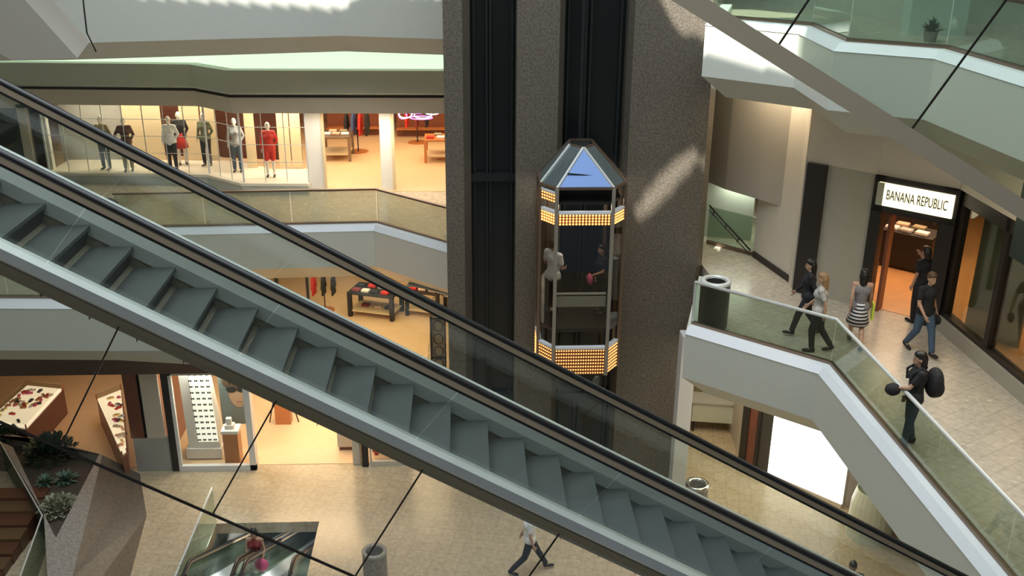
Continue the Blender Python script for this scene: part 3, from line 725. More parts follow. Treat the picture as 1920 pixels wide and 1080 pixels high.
bw = MB(); bw.box(-17,6,39,39.2,ZB,9.0).box(-17.2,-17,30,39,ZB,9).box(6,6.2,29.5,39,ZB,9); struct(bw, 'wall_back', mat('brown shop wall',(.30,.19,.11),.6))
bw = MB(); bw.box(-17,1,44.6,44.8,0,24); struct(bw, 'wall_back', PAINT)
bw = MB(); bw.box(-17.3,-17.1,4,45,0,24); struct(bw, 'wall_left', PAINT)
area('shop lamp', (-8.5,33.0,8.8), 8, 1.5, 230, (1,.80,.55))
area('shop lamp', (-2.0,33.5,8.8), 6, 5, 300, (1,.72,.42))
area('window lamp', (-10,31.6,8.3), 5, .5, 75, (1,.86,.64))
area('window lamp', (-5.8,30.5,8.3), 2.4, .5, 65, (1,.86,.64))
area('entrance lamp', (-2.3,29.0,8.3), 4.5, .5, 110, (1,.84,.62))
def sx(px, Y, py=300): return PY(px, py, Y)[0]
win = thing('shop_window', 'long lit display window with a pale grid of panes and cream backdrop panels', 'shop window', (-9,31,ZB))
def rel(mb, o):
    v0 = Vector(o.location); mb.v = [tuple(Vector(v)-v0) for v in mb.v]; return mb
Wd = [(-12.9,30.9),(-7.94,30.57),(-6.69,29.57),(-4.75,29.52)]
m_ = MB(); edge_sweep(m_, Wd, [(-.12,ZB),(-.12,ZB+.26),(1.5,ZB+.26),(1.5,ZB)]); rel(m_,win).build('sill', PAINT, win)
m_ = MB(); edge_sweep(m_, Wd, [(-.16,ZB+.26),(-.16,ZB+.34),(1.5,ZB+.34),(1.5,ZB+.26)]); rel(m_,win).build('display_floor', mat('pale display floor',(.86,.80,.68),.5), win)
for i in range(3):
    a = Vector(Wd[i]); b = Vector(Wd[i+1]); d = b-a; n = max(1, round(d.length/.62))
    rel(MB().wall(a,b,ZB+.34,8.36,.012),win).build('glass_pane', GL_CLEAR, win)
    for k in range(n+(1 if i==2 else 0)):
        q = a+d*k/n; rel(MB().bar((*q,ZB+.34),(*q,8.36),.022 if 0<k<n else .05),win).build('mullion', LEDGE if k in (0,n) else STEEL, win)
    for z in (6.85,7.38,7.9): rel(MB().bar((*a,z),(*b,z),.016),win).build('mullion', STEEL, win)
rel(MB().wall((sx(88,31,300),32.3),(sx(243,32.3,300),32.3),ZB+.3,8.9,.06),win).build('backdrop', GREYW, win)
for a_,b_ in ((240,276),(278,311),(346,382),(385,412)):
    rel(MB().wall((sx(a_,32.2),32.2),(sx(b_,32.2),32.2),ZB+.3,8.6,.05),win).build('backdrop', STAINC, win)
for a_,b_,Y in ((464,482,31.2),(524,546,31.1),(548,567,31.1)):
    rel(MB().wall((sx(a_,Y),Y),(sx(b_,Y),Y),ZB+.3,8.6,.05),win).build('backdrop', STAINC, win)
rel(MB().wall((sx(236,33),33.2),(sx(575,33),32.2),ZB+.3,8.9,.05),win).build('backdrop', mat('deep red backdrop',(.12,.035,.02),.7), win)
MQ = mat('mannequin white', (.78,.74,.68), .4)
mq = dict(le=(-.30,-.05,1.16), lw=(-.17,.03,.98), re=(.28,-.03,1.14), rw=(.27,.08,.92))
GM = 'mannequins in the shop window'
def mann(label, px, py, rz, top, bottom, legs='trousers', sleeve='long', pose=mq, h=1.66):
    person(label, at(px,py,ZB+.345), R(rz), h, pose, MQ, top, bottom, None, CB, sleeve=sleeve, legs=legs, female=True, cat='mannequin', name='mannequin', vox=.022, hands=False, group=GM, eyes=False)
mann('mannequin in tan top and black trousers, leftmost in the window', 201, 317, 170, CT, CB)
mann('mannequin in dark brown jacket and beige trousers, second from left', 243, 320, 190, mat('brown knit',(.10,.04,.03),.8), CT, pose={**mq,'re':(.34,.0,1.20),'rw':(.42,.1,1.02)})
mann('mannequin in white top and long black skirt before the red gap', 326, 318, 175, CW, CB)
mann('mannequin in a red dress set behind the one with the long black skirt', 344, 308, 200, CB, CR, legs='skirt')
mann('mannequin in olive grey top and narrow black trousers with a hand on the hip', 390, 311, 165, mat('olive cloth',(.16,.17,.10),.8), CB)
mann('mannequin in pale grey top and blue jeans at the window corner', 447, 322, 180, CG, CJ)
mann('mannequin in a short bright red coat and beige stockings, rightmost in the window', 509, 331, 185, CR, CR, legs='shorts')
# scenery between and beside the windows
def column(name, label, px0, px1, py, z0, z1, m, dep=.35, trim=None):
    a = G(px0,py,z0); b = G(px1,py,z0)
    o = MB().box(0,b[0]-a[0],0,dep,0,z1-z0).build(name, m, None, bevel=.01); o.location = (a[0],a[1],z0); tag(o,label,'column'); return o
column('shop_column', 'white column between the mannequin window and the shop entrance', 582,610,357, ZB, 8.36, WHITE)
column('shop_column', 'white column between the two shop entrances near the stone tower', 716,742,357, ZB, 8.36, WHITE)
column('shop_column', 'dark post left of the mannequin window', 77,92,338, ZB, 8.86, DARKM, .3)
column('shop_column', 'narrow white post at the left edge of the mannequin window', 94,104,338, ZB, 8.36, WHITE, .2)
cf = MAIN = None
for a_,lab in ((612,'cream door jamb right of the white column'),(740,'gilded door jamb beside the entrance nearest the tower')):
    x,y = G(a_,357,ZB); o = MB().box(-.04,.04,-.04,.06,0,2.46).build('door_jamb', STAINC, None); o.location=(x,y,ZB); tag(o,lab,'door frame')
lw = MB(); lw.wall((-17,31.1),(sx(50,31),31.1),ZB,8.9,.1); 
o = struct(lw,'window_1', mat('dark shop glass',(.035,.045,.04),.15)); 
lw = MB(); lw.wall((sx(50,31),31.05),(sx(66,31),31.05),ZB,8.9,.3).box(-17,sx(66,31),30.9,31.2,8.2,8.9); struct(lw,'wall_left', CREAM)
# neon loops over the entrance
ne = thing('neon_sign', 'white and purple neon loops over the entrance beside the tower', 'neon sign', (sx(786,30.2,205),30.2,8.15))
NEW = mat('white neon', (1,1,1), .4, emit=(.95,.85,1.0), es=3.0); NEP = mat('purple neon', (.5,.2,.7), .4, emit=(.55,.22,.8), es=1.6)
for i,(cx_,cz_,rx,rz_,m) in enumerate(((-.42,0,.20,.13,NEW),(-.1,.06,.30,.06,NEP),(.1,-.05,.26,.10,NEW),(.38,.04,.22,.08,NEW),(.05,-.14,.34,.05,NEP),(-.5,-.08,.12,.10,NEP))):
    MB().tube([(cx_+rx*math.cos(a), .02*i, cz_+rz_*math.sin(a)) for a in [2*math.pi*k/20 for k in range(21)]], .018, 6).build('neon_tube', m, ne, smooth=True)
def garment(x,y,z,rz,m,label,group,w=.42,h=.85,nm='garment'):
    mb = MB(); mb.prism([(-w/2,-.03),(w/2,-.03),(w/2,.03),(-w/2,.03)], -h, -.16); mb.v = [(v[0]*(.62 if v[2]>-.3 else 1), v[1], v[2]) for v in mb.v]
    mb.add([(-w*.31,-.03,-.16),(w*.31,-.03,-.16),(w*.31,.03,-.16),(-w*.31,.03,-.16),(-.05,-.02,-.03),(.05,-.02,-.03),(.05,.02,-.03),(-.05,.02,-.03)],
           [(0,1,5,4),(1,2,6,5),(2,3,7,6),(3,0,4,7),(4,5,6,7)])
    for s in (-1,1): mb.bar((s*w*.30,0,-.18),(s*w*.52,0,-.62),.09,.05)
    o = mb.build(nm, m, None, bevel=.012); o.location=(x,y,z); o.rotation_euler=(0,0,rz); tag(o,label,'clothing',group)
def rack(px,py,z,label,cols,group,glab,h=1.6,round_=True):
    x,y = G(px,py,z); t = thing('garment_rack', label, 'clothes rack', (x,y,z))
    MB().lathe([(0,.03),(.34,.03),(.36,0),(0,0)],20).build('base', WOODO if round_ else DARKM, t)
    MB().tube([(0,0,.03),(0,0,h)],.022,8).build('pole', DARKM, t)
    MB().bar((-.42,0,h),(.42,0,h),.03).build('rail', DARKM, t)
    for i,m in enumerate(cols): garment(x-.35+.7*i/max(1,len(cols)-1), y-.02, z+h, R(80), m, glab, group)
def table(px,py,z,w,d,h,label,m,px2=None,shelf=True,rz=0., leg=.09):
    x,y = G(px,py,z); t = thing('display_table', label, 'table', (x,y,z), rz)
    MB().box(-w/2,w/2,-d/2,d/2,h-.07,h).build('table_top', m, t, bevel=.008)
    if shelf: MB().box(-w/2+.05,w/2-.05,-d/2+.05,d/2-.05,.22,.26).build('shelf', STAINC, t)
    for a in (-1,1):
        for b in (-1,1): MB().box(a*(w/2-leg/2)-leg/2,a*(w/2-leg/2)+leg/2,b*(d/2-leg/2)-leg/2,b*(d/2-leg/2)+leg/2,0,h-.07).build('leg', m, t)
    return t
def folded(t, spots, label, group, sz=(.26,.2,.07)):
    M = Matrix.Translation(t.location) @ Matrix.Rotation(t.rotation_euler[2],4,'Z')
    for (x,y,z,m) in spots:
        o = MB().box(-sz[0]/2,sz[0]/2,-sz[1]/2,sz[1]/2,0,sz[2]).build('folded_clothes', m, None, bevel=.02)
        o.location = M @ Vector((x,y,z)); o.rotation_euler=(0,0,t.rotation_euler[2]+random.uniform(-.1,.1)); tag(o,label,'clothing',group)
rack(672,285,ZB,'garment rack of black and red clothes just inside the shop entrance',[CB,CBL,CR,CB],'garments on the rack inside the upper shop entrance','dark garment on the rack inside the upper shop entrance',h=1.45)
rack(783,268,ZB,'garment rack with a red dress beside the stone tower',[CR,CDR,CB],'garments on the rack near the tower','red or dark garment on the rack close to the tower',h=1.45)
tb = table(634,296,ZB,1.0,1.1,.85,'dark display table with folded clothes left inside the upper shop entrance',BRONZE)
folded(tb, [(-.3,-.2,.85,CW),(0,-.2,.85,CPEACH),(.3,-.2,.85,CW),(-.15,.2,.85,CPEACH),(.2,.2,.85,CT)], 'pale folded clothes on the dark table in the upper shop', 'folded clothes in the upper shop')
tb = table(822,300,ZB,.9,.9,.8,'wooden display table beside the stone tower in the upper shop',WOODO)
folded(tb, [(-.25,-.2,.8,CR),(.1,-.2,.8,CW),(0,.2,.8,CT)], 'folded clothes on the wooden table beside the tower', 'folded clothes on the wooden table')
def wallshelf(x0,x1,Y,z,label,cols,group,glab,h=2.3):
    t = thing('clothes_shelf', label, 'shelf', ((x0+x1)/2,Y,z)); w=(x1-x0)/2
    MB().box(-w,w,.3,.34,0,h).build('back_panel', WOODR, t)
    for zz in (.3,1.2,h-.05): MB().box(-w,w,0,.32,zz,zz+.04).build('shelf_board', WOODO, t)
    n = int((x1-x0)/.22)
    for i in range(n): garment(x0+.12+(x1-x0-.24)*i/max(1,n-1),Y+.15,z+h-.08,R(90),cols[i%len(cols)],glab,group,w=.3,h=.9)
wallshelf(sx(615,37,235),sx(712,37,235),36.6,ZB,'clothes-filled wall shelf behind the left shop entrance',[CDR,CT,CB,CPEACH,CR],'garments on the wall shelf behind the left entrance','garment on the wall shelf behind the left entrance')
wallshelf(sx(745,37,235),sx(835,37,235),36.4,ZB,'clothes-filled wall shelf behind the entrance nearest the tower',[CB,CR,CT,CDR],'garments on the wall shelf nearest the tower','garment on the wall shelf nearest the tower')

# ------------------------------------------------------------------ lower level shops (left)
fa = MB(); fa.prism([(-17,23.8),(-1.4,23.8),(-1.4,40),(-17,40)],0,.012); struct(fa,'floor',PINEF)
bw = MB(); bw.box(-17,6,40,40.2,0,4.4); struct(bw,'wall_back', mat('tan shop wall',(.50,.36,.22),.6))
bw = MB(); bw.box(sx(300,23.8,780)-.1,sx(300,23.8,780),23.9,30,0,3.2); struct(bw,'wall_left', WOODR)
area('shop lamp', (-3.6,31,4.2), 5.5, 9, 520, (1,.74,.45))
area('shop lamp', (-10.5,26.5,3.0), 4, 3, 60, (1,.62,.35))
area('shop lamp', (-4.6,25.2,3.3), 3, 2, 170, (1,.66,.36))
area('display lamp', (-7.0,24.4,2.85), 1.3, .6, 70, (1,.95,.8))
YF = 23.6
def fx(px, py=800): return PY(px, py, YF)[0]
hb = MB(); hb.wall((-17,YF),(fx(460,700),YF),2.95,4.5,.3); struct(hb,'trim_6', mat('dark brown header',(.10,.055,.035),.6))
column('shop_column','black post left of the sunglasses window',324,339,884,0,3.0,DARKM,.2)
def panel(nm,label,cat,pxa,pxb,py,z0,z1,m,Y=YF,t=.12):
    a=fx(pxa,py) if Y==YF else PY(pxa,py,Y)[0]; b=fx(pxb,py) if Y==YF else PY(pxb,py,Y)[0]
    o=MB().box(0,b-a,0,t,z0,z1).build(nm,m,None,bevel=.006); o.location=(a,Y,0); return tag(o,label,cat)
panel('wall_panel','grey stone low panel left of the black post','panel',253,320,850,0,1.0,GREYW)
panel('wall_panel','tan upper panel left of the black post','panel',262,300,760,1.0,2.95,CREAM)
panel('wood_column','red wood column between the jewellery counters and the tan panel','column',236,268,760,1.0,2.95,WOODR,t=.3)
# sunglasses window
gw = thing('display_window','white framed window with lit sunglasses shelf and a poster','shop window',(fx(335,880),YF,0))
xa, xb = fx(338,880)-gw.location.x, fx(482,878)-gw.location.x
MB().box(xa,xb,-.06,.06,0,.16).build('sill',WHITE,gw); MB().box(xa,xa+.08,-.05,.05,.16,2.9).build('frame',WHITE,gw)
MB().box(xb-.16,xb,-.06,.25,0,2.95).build('frame',WHITE,gw); MB().box(xa,xb,-.05,.05,2.85,2.95).build('frame',WHITE,gw)
MB().box(xa+.08,xb-.16,-.006,.006,.16,2.85).build('glass_pane',GL_CLEAR,gw)
sh = thing('sunglasses_shelf','white slanted lit shelf covered with rows of sunglasses','display shelf',(fx(370,820),YF+.55,.0))
SHW = mat('lit shelf face',(.95,.95,.85),.5,emit=(1,.98,.82),es=.9)
MB().add([(-.42,0,.35),(.42,0,.35),(.42,.55,.35),(-.42,.55,.35),(-.55,.25,2.7),(.22,.25,2.7),(.22,.5,2.7),(-.55,.5,2.7)],[(0,3,2,1),(4,5,6,7),(0,1,5,4),(1,2,6,5),(2,3,7,6),(3,0,4,7)]).build('body',WHITE,sh)
MB().add([(-.15,-.012,.55),(.38,-.012,.55),(.22,.225,2.6),(-.28,.225,2.6),(-.15,.0,.55),(.38,.0,.55),(.22,.24,2.6),(-.28,.24,2.6)],[(0,1,2,3),(7,6,5,4),(0,4,5,1),(1,5,6,2),(2,6,7,3),(3,7,4,0)]).build('lit_face',SHW,sh)
MB().box(-.5,.45,-.05,.6,.05,.35).build('base',WHITE,sh)
sgm = MB().add([(-.055,0,-.02),(-.005,0,-.02),(-.005,0,.02),(-.055,0,.02),(.005,0,-.02),(.055,0,-.02),(.055,0,.02),(.005,0,.02),(-.055,.01,-.02),(-.005,.01,-.02),(-.005,.01,.02),(-.055,.01,.02),(.005,.01,-.02),(.055,.01,-.02),(.055,.01,.02),(.005,.01,.02)],
   [(0,1,2,3),(4,5,6,7),(0,8,9,1),(1,9,10,2),(2,10,11,3),(3,11,8,0),(4,12,13,5),(5,13,14,6),(6,14,15,7),(7,15,12,4)]).mesh('sunglasses',BLACK)
for r in range(12):
    f = r/11; z = .62+1.85*f; y = -.03+.215*f/1.0*1.0
    for c in range(4):
        o = bpy.data.objects.new('sunglasses',sgm); COL.objects.link(o); xx = -.11+.42*c/3-.13*f*(1-.1*c)
        o.location=(sh.location.x+xx, sh.location.y+y-.005, z); o.rotation_euler=(R(-8),0,0); o.scale=(.8,1,1.2); tag(o,'dark sunglasses on the white lit shelf in the lower shop window','sunglasses','sunglasses on the lit shelf')
po = thing('poster','large poster of a face wearing dark sunglasses in the lower window','poster',(fx(424,760),YF+1.0,1.72))
MB().box(-.42,.42,0,.03,-.9,.95).build('sheet',mat('poster blue grey',(.16,.20,.20),.4),po)
MB().ell((.08,-.012,.12),(.26,.012,.5),20,12).build('printed_face',mat('poster skin',(.52,.34,.22),.5),po,smooth=True)
MB().ell((-.02,-.02,.42),(.3,.012,.22),16,10).build('printed_hair',mat('poster hair',(.10,.06,.04),.5),po,smooth=True)
for s in (-.08,.2): MB().ell((s,-.03,.18),(.14,.012,.10),16,8).build('printed_lens',BLACK,po,smooth=True)
MB().ell((.1,-.03,-.18),(.08,.01,.02),12,6).build('printed_lips',mat('poster lips',(.4,.14,.12),.5),po,smooth=True)
pd = thing('pedestal','orange wood pedestal with white boxes in the lower display window','pedestal',(fx(432,865),YF+.4,0))
MB().box(-.20,.20,-.18,.2,.05,.95).build('body',WOODO,pd); MB().box(-.23,.23,-.2,.22,.95,1.05).build('top',WHITE,pd,bevel=.01)
bx = MB().box(-.14,.10,-.1,.1,0,.12).box(-.1,.04,-.06,.06,.12,.3).build('product_box',WHITE,None,bevel=.01); bx.location=(pd.location.x,YF+.4,1.05); tag(bx,'white stacked boxes on top of the orange pedestal','box')
# jewellery counters
def counter(label, pts_out, h, seed, n=26):
    c0 = Vector((sum(p[0] for p in pts_out)/4, sum(p[1] for p in pts_out)/4, 0))
    t = thing('jewellery_counter', label, 'display counter', c0)
    P = [(p[0]-c0.x,p[1]-c0.y) for p in pts_out]
    MB().prism(P,0,h-.18).build('cabinet',WOODR,t)
    MB().prism([(x*.94,y*.94) for x,y in P],h-.18,h-.12).build('lit_tray',mat('lit tray',(.9,.85,.7),.5,emit=(1,.86,.6),es=.8),t)
    MB().prism(P,h-.02,h).build('glass_top',GL_CLEAR,t)
    for i in range(4): MB().bar((*P[i],h-.18),(*P[i],h),.03).build('corner_post',WOODO,t)
    rnd = random.Random(seed)
    ms = [CPK,CR,mat('gold',(.8,.6,.25),.3,.8),BLACK,CW,WOODO]
    for i in range(n):
        a,b = rnd.random()*.84+.08, rnd.random()*.84+.08
        q = (Vector(P[0])*(1-a)+Vector(P[1])*a)*(1-b)+(Vector(P[3])*(1-a)+Vector(P[2])*a)*b
        w_ = rnd.uniform(.05,.12)
        o = MB().box(-w_,w_,-.035,.035,0,.045).ell((0,0,.055),.028,8,6).build('jewellery_box',ms[i%6],None); o.location=c0+Vector((q.x*.92,q.y*.92,h-.12)); o.rotation_euler=(0,0,rnd.random()*3)
        tag(o,'small coloured jewellery piece inside the '+label.split(',')[0],'jewellery','jewellery in the '+label.split(',')[0])
counter('brightly lit jewellery counter at far left, under the balcony',[G(-30,785,.95),G(48,798,.95),G(118,722,.95),G(50,715,.95)],.98,1,36)
counter('narrow lit jewellery counter, left of the red wood column',[G(228,848,.95),G(237,842,.95),G(226,722,.95),G(180,740,.95)],.98,2,22)
# things in the lower shop seen under the balcony
tb = table(706,588,0,1.75,1.1,.95,'large dark display table with folded red and white clothes',BLACK,rz=R(-18),leg=.14)
folded(tb, [(-.6,-.3,.95,CDR),(-.25,-.3,.95,CW),(.1,-.3,.95,CB),(.5,-.3,.95,CR),(-.6,.2,.95,CB),(-.2,.2,.95,CR),(.2,.2,.95,CW),(.55,.2,.95,CDR),(-.4,0,.26,CDR),(.1,0,.26,CPEACH),(.5,0,.26,CB)],'folded clothes on the large dark table in the lower shop','folded clothes on the large dark table',(.28,.24,.09))
rack(610,582,0,'clothes rack with a black coat seen under the balcony',[CR,CB,CB],'garments under the balcony','coat on the clothes rack seen under the balcony',h=1.5)
column('shop_column','thin black post left of the black coat under the balcony',578,583,600,0,3.4,BLACK,.1)
column('shop_column','dark post at the left end of the lower shop, just over the handrail',519,526,585,0,3.4,BLACK,.1)
o = wallshelf(sx(512,39,545),sx(560,39,545),38.8,0,'wooden wall shelf at the far left of the lower shop',[CT,CDR],'garments on the far wall shelf','garment on the far wall shelf of the lower shop')
gate = thing('metal_gate','dark ornate metal gate panel beside the left tower pier','gate',(PY(808,690,27.5)[0],27.5,0))
for x_ in (0,.42): MB().box(x_,x_+.05,0,.05,0,2.7).build('frame',BLACK,gate)
for z_ in (.05,1.3,2.6): MB().box(0,.47,0,.05,z_,z_+.06).build('frame',BLACK,gate)
MB().box(.05,.42,.03,.035,.1,2.6).build('panel',mat('grey ornate panel',(.20,.20,.16),.5),gate)
for k in range(6):
    MB().tube([(.235+.14*math.cos(a),.02,.28+k*.42+.17*math.sin(a)) for a in [2*math.pi*q/12 for q in range(13)]],.014,5).build('scroll',DARKM,gate)
tb = table(800,588,0,1.3,.9,1.0,'black display table with pale clothes, far right of the lower shop beside the tower',BLACK,rz=R(-20),leg=.12)
folded(tb, [(-.4,-.2,1.0,CR),(-.05,-.2,1.0,CPEACH),(.35,-.2,1.0,CPEACH),(-.2,.2,1.0,CB),(.2,.2,1.0,CDR)],'folded clothes on the black table beside the tower in the lower shop','folded clothes on the black table beside the tower',(.28,.24,.09))
# wood stand and low cabinet inside the orange entrance
st = thing('wood_stand','orange wood display stand with thin black legs inside the lower entrance','display stand',(*G(533,792,0),0))
MB().box(-.22,.22,-.15,.15,.0,1.3).build('panel',WOODO,st); 
for x_ in (-.42,.42): MB().bar((x_,0,0),(x_*.3,0,1.3),.03).build('leg',BLACK,st)
cb = thing('low_cabinet','pale low cabinet at the right end of the lower entrance','cabinet',(*G(648,842,0),0))
MB().box(-.2,.25,-.1,.3,.12,.62).build('body',CREAM,cb,bevel=.01); MB().box(-.16,.2,-.06,.26,0,.12).build('plinth',WOODR,cb)
column('shop_column','pale post right of the lower shop entrance',662,677,872,0,2.3,CREAM,.2)
column('shop_column','black post right of the pale post at the lower entrance',679,691,876,0,2.3,BLACK,.2)
dw = thing('display_window','small lit window with dark red goods right of the black post','shop window',(*G(694,874,0),0))
MB().box(0,1.1,0,.08,0,.14).build('sill',CREAM,dw); MB().box(0,.05,0,.06,.14,2.3).build('frame',CREAM,dw); MB().box(0,1.1,0,.06,2.25,2.3).build('frame',CREAM,dw)
MB().box(.05,1.1,.02,.03,.14,2.25).build('glass_pane',GL_CLEAR,dw); MB().box(0,1.1,.7,.75,0,2.3).build('backdrop',WOODR,dw)
for i in range(5):
    o = MB().ell((0,0,.14),(.07,.07,.14),10,8).lathe([(.05,0),(.07,.02),(.03,.05)],10).build('ornament',[CR,CPEACH,CDR,WOODO,CPK][i],None,smooth=True); o.location=(dw.location.x+.15+.2*i,dw.location.y+.35,.14+.1*(i%2)); tag(o,'round red or orange ornament in the small lower window','ornament','ornaments in the small lower window')
for i in range(1): pass
ps = MB().box(-.25,1.1,.2,.5,0,.16); ps.v=[(v[0]+dw.location.x+.2,v[1]+dw.location.y,v[2]) for v in ps.v]
# trash bins
def bin_(label, x, y, z, r, h, m, top):
    t = thing('trash_bin',label,'trash bin',(x,y,z))
    MB().lathe([(0,0),(r*.93,0),(r,.06),(r,h-.05),(r*.96,h),(r*.72,h),(r*.70,h-.08),(r*.68,h-.4),(0,h-.4)],28).build('body',m,t,smooth=False)
    MB().lathe([(r*1.02,h-.05),(r*1.02,h+.015),(r*.74,h+.02),(r*.70,h-.03)],28).build('rim',top,t,smooth=True)
x,y = G(705,1092,ZA); bin_('round stone-coloured trash bin on the lower floor at bottom centre',x,y,ZA,.27,.85,TERR,mat('bin rim',(.30,.27,.22),.4))
x,y = G(1303,958,ZA); bin_('round trash bin with pale rim beside the escalator handrail, right of the tower',x,y,ZA,.28,.8,TERR,BRIGHT)
x,y = G(1335,612,ZB); bin_('tall dark cylindrical trash bin with silver top against the tower',x,y,ZB,.31,1.05,mat('dark bin',(.09,.09,.08),.3,.5),STEEL)

# ------------------------------------------------------------------ planter, pit
pl = thing('stone_planter','angular stone planter full of green plants at bottom left','planter',(*G(130,900,.8),0))
def prel(pts): return [(p[0]-pl.location.x,p[1]-pl.location.y) for p in pts]
HP=.85
outer = prel([G(-40,800,HP),G(192,853,HP),G(136,1080,HP),G(112,1190,HP),G(90,1100,HP),G(82,962,HP),G(4,832,HP),G(-40,830,HP)])
inner = prel([G(-30,815,HP),G(80,822,HP),G(186,852,HP),G(105,1008,HP),G(100,1000,HP),G(24,838,HP)])
bm_ = MB()
def ringwall(poly, z0, z1, mb):
    n=len(poly); mb.add([(p[0],p[1],z0) for p in poly]+[(p[0],p[1],z1) for p in poly],[(i,(i+1)%n,n+(i+1)%n,n+i) for i in range(n)])
bot = prel([G(-40,815,0),G(262,888,0),G(275,966,0),G(215,1190,0),G(95,1150,0),G(86,1030,0),G(6,880,0),G(-40,860,0)])
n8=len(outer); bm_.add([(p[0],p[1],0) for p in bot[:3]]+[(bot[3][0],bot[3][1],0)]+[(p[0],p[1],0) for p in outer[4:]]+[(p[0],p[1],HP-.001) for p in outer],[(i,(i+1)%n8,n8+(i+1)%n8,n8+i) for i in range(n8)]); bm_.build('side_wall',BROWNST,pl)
import mathutils
def ring_top(outer, inner, z):
    tris = mathutils.geometry.tessellate_polygon([[Vector((*p,z)) for p in outer],[Vector((*p,z)) for p in inner[::-1]]])
    mb = MB(); mb.add([(*p,z) for p in outer]+[(*p,z) for p in inner[::-1]], tris); return mb
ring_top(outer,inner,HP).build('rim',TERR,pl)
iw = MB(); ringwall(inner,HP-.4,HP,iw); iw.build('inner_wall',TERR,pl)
MB().prism(inner,HP-.45,HP-.28).build('soil',SOIL,pl)
def plant(label, px, py, r, m, kind, n=60, seed=1, z=HP-.28, name='shrub', cat='plant'):
    x,y = G(px,py,z); rnd = random.Random(seed)
    t = thing(name,label,cat,(x,y,z)); mb = MB(); stm = MB()
    for i in range(n):
        a = rnd.uniform(0,6.283); e = rnd.uniform(.15,1.35); rr = r*rnd.uniform(.5,1)
        c = Vector((math.cos(a)*math.cos(e)*rr, math.sin(a)*math.cos(e)*rr, math.sin(e)*rr*.85))
        d = c.normalized(); u = d.cross(Vector((0,0,1))).normalized(); L_ = r*.34; w_ = r*(.10 if kind=='pointed' else .13)
        if kind=='rosette': base = c*.15; tip = c*1.15; u = u*w_
        else: base = c; tip = c+ (d+Vector((rnd.uniform(-.6,.6),rnd.uniform(-.6,.6),rnd.uniform(-.2,.5)))).normalized()*L_; u=u*w_
        mid = (base+tip)/2+Vector((0,0,.03)); mb.add([base,mid+u,tip,mid-u,mid-Vector((0,0,.012))],[(0,1,4),(1,2,4),(2,3,4),(3,0,4)])
    for i in range(8):
        a = 6.283*i/8; stm.tube([(0,0,0),(math.cos(a)*r*.5,math.sin(a)*r*.5,r*.5)],.008,5)
    mb.build('leaves',m,t); stm.build('stem',mat('plant stem',(.10,.08,.04),.7),t)
plant('dark green bushy plant at the top of the stone planter',96,858,.62,LEAFD,'pointed',420,3)
plant('dark green plant cut by the left edge of the picture in the stone planter',10,826,.42,LEAFD,'pointed',300,4)
plant('grey green rosette plant on the left in the middle of the planter',85,908,.32,LEAFG,'rosette',70,5)
plant('grey green rosette plant on the right in the middle of the planter',125,903,.36,LEAFG,'rosette',80,6)
plant('pale low ground plant at the front of the stone planter',112,960,.42,LEAFY,'pointed',360,7)
pt = thing('metal_edge_rail','thin angled metal rail beside the stone planter at far left','rail',(*G(82,965,HP),HP))
pp = [(*G(0,828,HP+.04),HP+.04),(*G(79,966,HP+.04),HP+.04),(*G(34,1090,HP+.04),HP+.04)]
pp = [tuple(Vector(q)-pt.location) for q in pp]; MB().tube(pp,.018,6).build('rail_bar',STEEL,pt)
gl = [MB().wall(pp[i][:2],pp[i+1][:2],-.8,-.02,.012).build('glass_panel',GL_TINT,pt) for i in (0,1)]
# brown wooden stair flight left of the rail
stf = thing('wood_stair','brown wooden stair flight at the bottom left corner','stairs',(*G(10,1000,.3),0))
for i in range(7):
    x0,y0 = G(-60,870+40*i,.1+.0*i); MB().box(-2.0,.55-.02*i,-.2-.45*i+1.2,.25-.45*i+1.2,.02,.62-.08*i).build('tread',mat('dark brown stair',(.12,.065,.03),.5) if i%2 else mat('red brown stair',(.10,.04,.02),.5),stf)

# ------------------------------------------------------------------ lower escalators, guard glass
for i,(x_,lab) in enumerate(((-3.98,'right lower escalator carrying the woman with a pink bag'),(-5.2,'left empty lower escalator with grey steps'))):
    e = escalator('escalator', lab, (x_,18.45,0), R(90), 5.9, .78, GL_TINT, GL_TINT, deck_w=.2, newel=.6)
gd = thing('glass_guard','greenish glass guard around the lower escalator opening','railing',(HX0,HY1,0))
for a,b in (((0,0),(0,-1.5)),((0,-1.52),(0,-3.0)),((0,-3.02),(0,-5)),):
    MB().wall(a,b,.02,1.0,.014).build('glass_panel',GL_TINT,gd)
    MB().bar((*a,1.02),(*b,1.02),.04).build('handrail',STEEL,gd)

# ------------------------------------------------------------------ right hand shops on the upper walkway
def Gb(px,py): return Vector(G(px,py,ZB))
r1, r2 = Gb(1415,480), Gb(1482,527)
r3a, r3b = Gb(1488,540), Gb(1518,548)
r4 = Gb(1612,574)
r5 = Gb(1758,612); r6 = Gb(1918,722); r7 = r6+(r6-Gb(1790,600))*1.6
HZ = 8.95
rw = MB(); rw.wall(r1,r2,ZB,10.5,.12).wall(r2,r3a,ZB,10.5,.12); struct(rw,'wall_right',CREAM)
rw = MB(); rw.wall(r3b,r4,ZB,HZ,.12); struct(rw,'wall_right',mat('grey stone wall',(.42,.39,.31),.5,noise=.08,nscale=4))
rw = MB(); rw.wall(r3a,r4,HZ,10.5,.14).wall(r4,r5,HZ,10.5,.14).wall(r5,r7,HZ,10.5,.14); struct(rw,'wall_right',CREAM)
bb = MB(); bb.wall(r1+Vector((-.05,-.05)),r2+Vector((-.05,-.07)),ZB,ZB+.16,.06); struct(bb,'baseboard_right',DARKM)
pm = MB(); pm.wall(r3a+Vector((-.03,-.12)),r3b+Vector((.02,-.12)),0,HZ-ZB,.22)
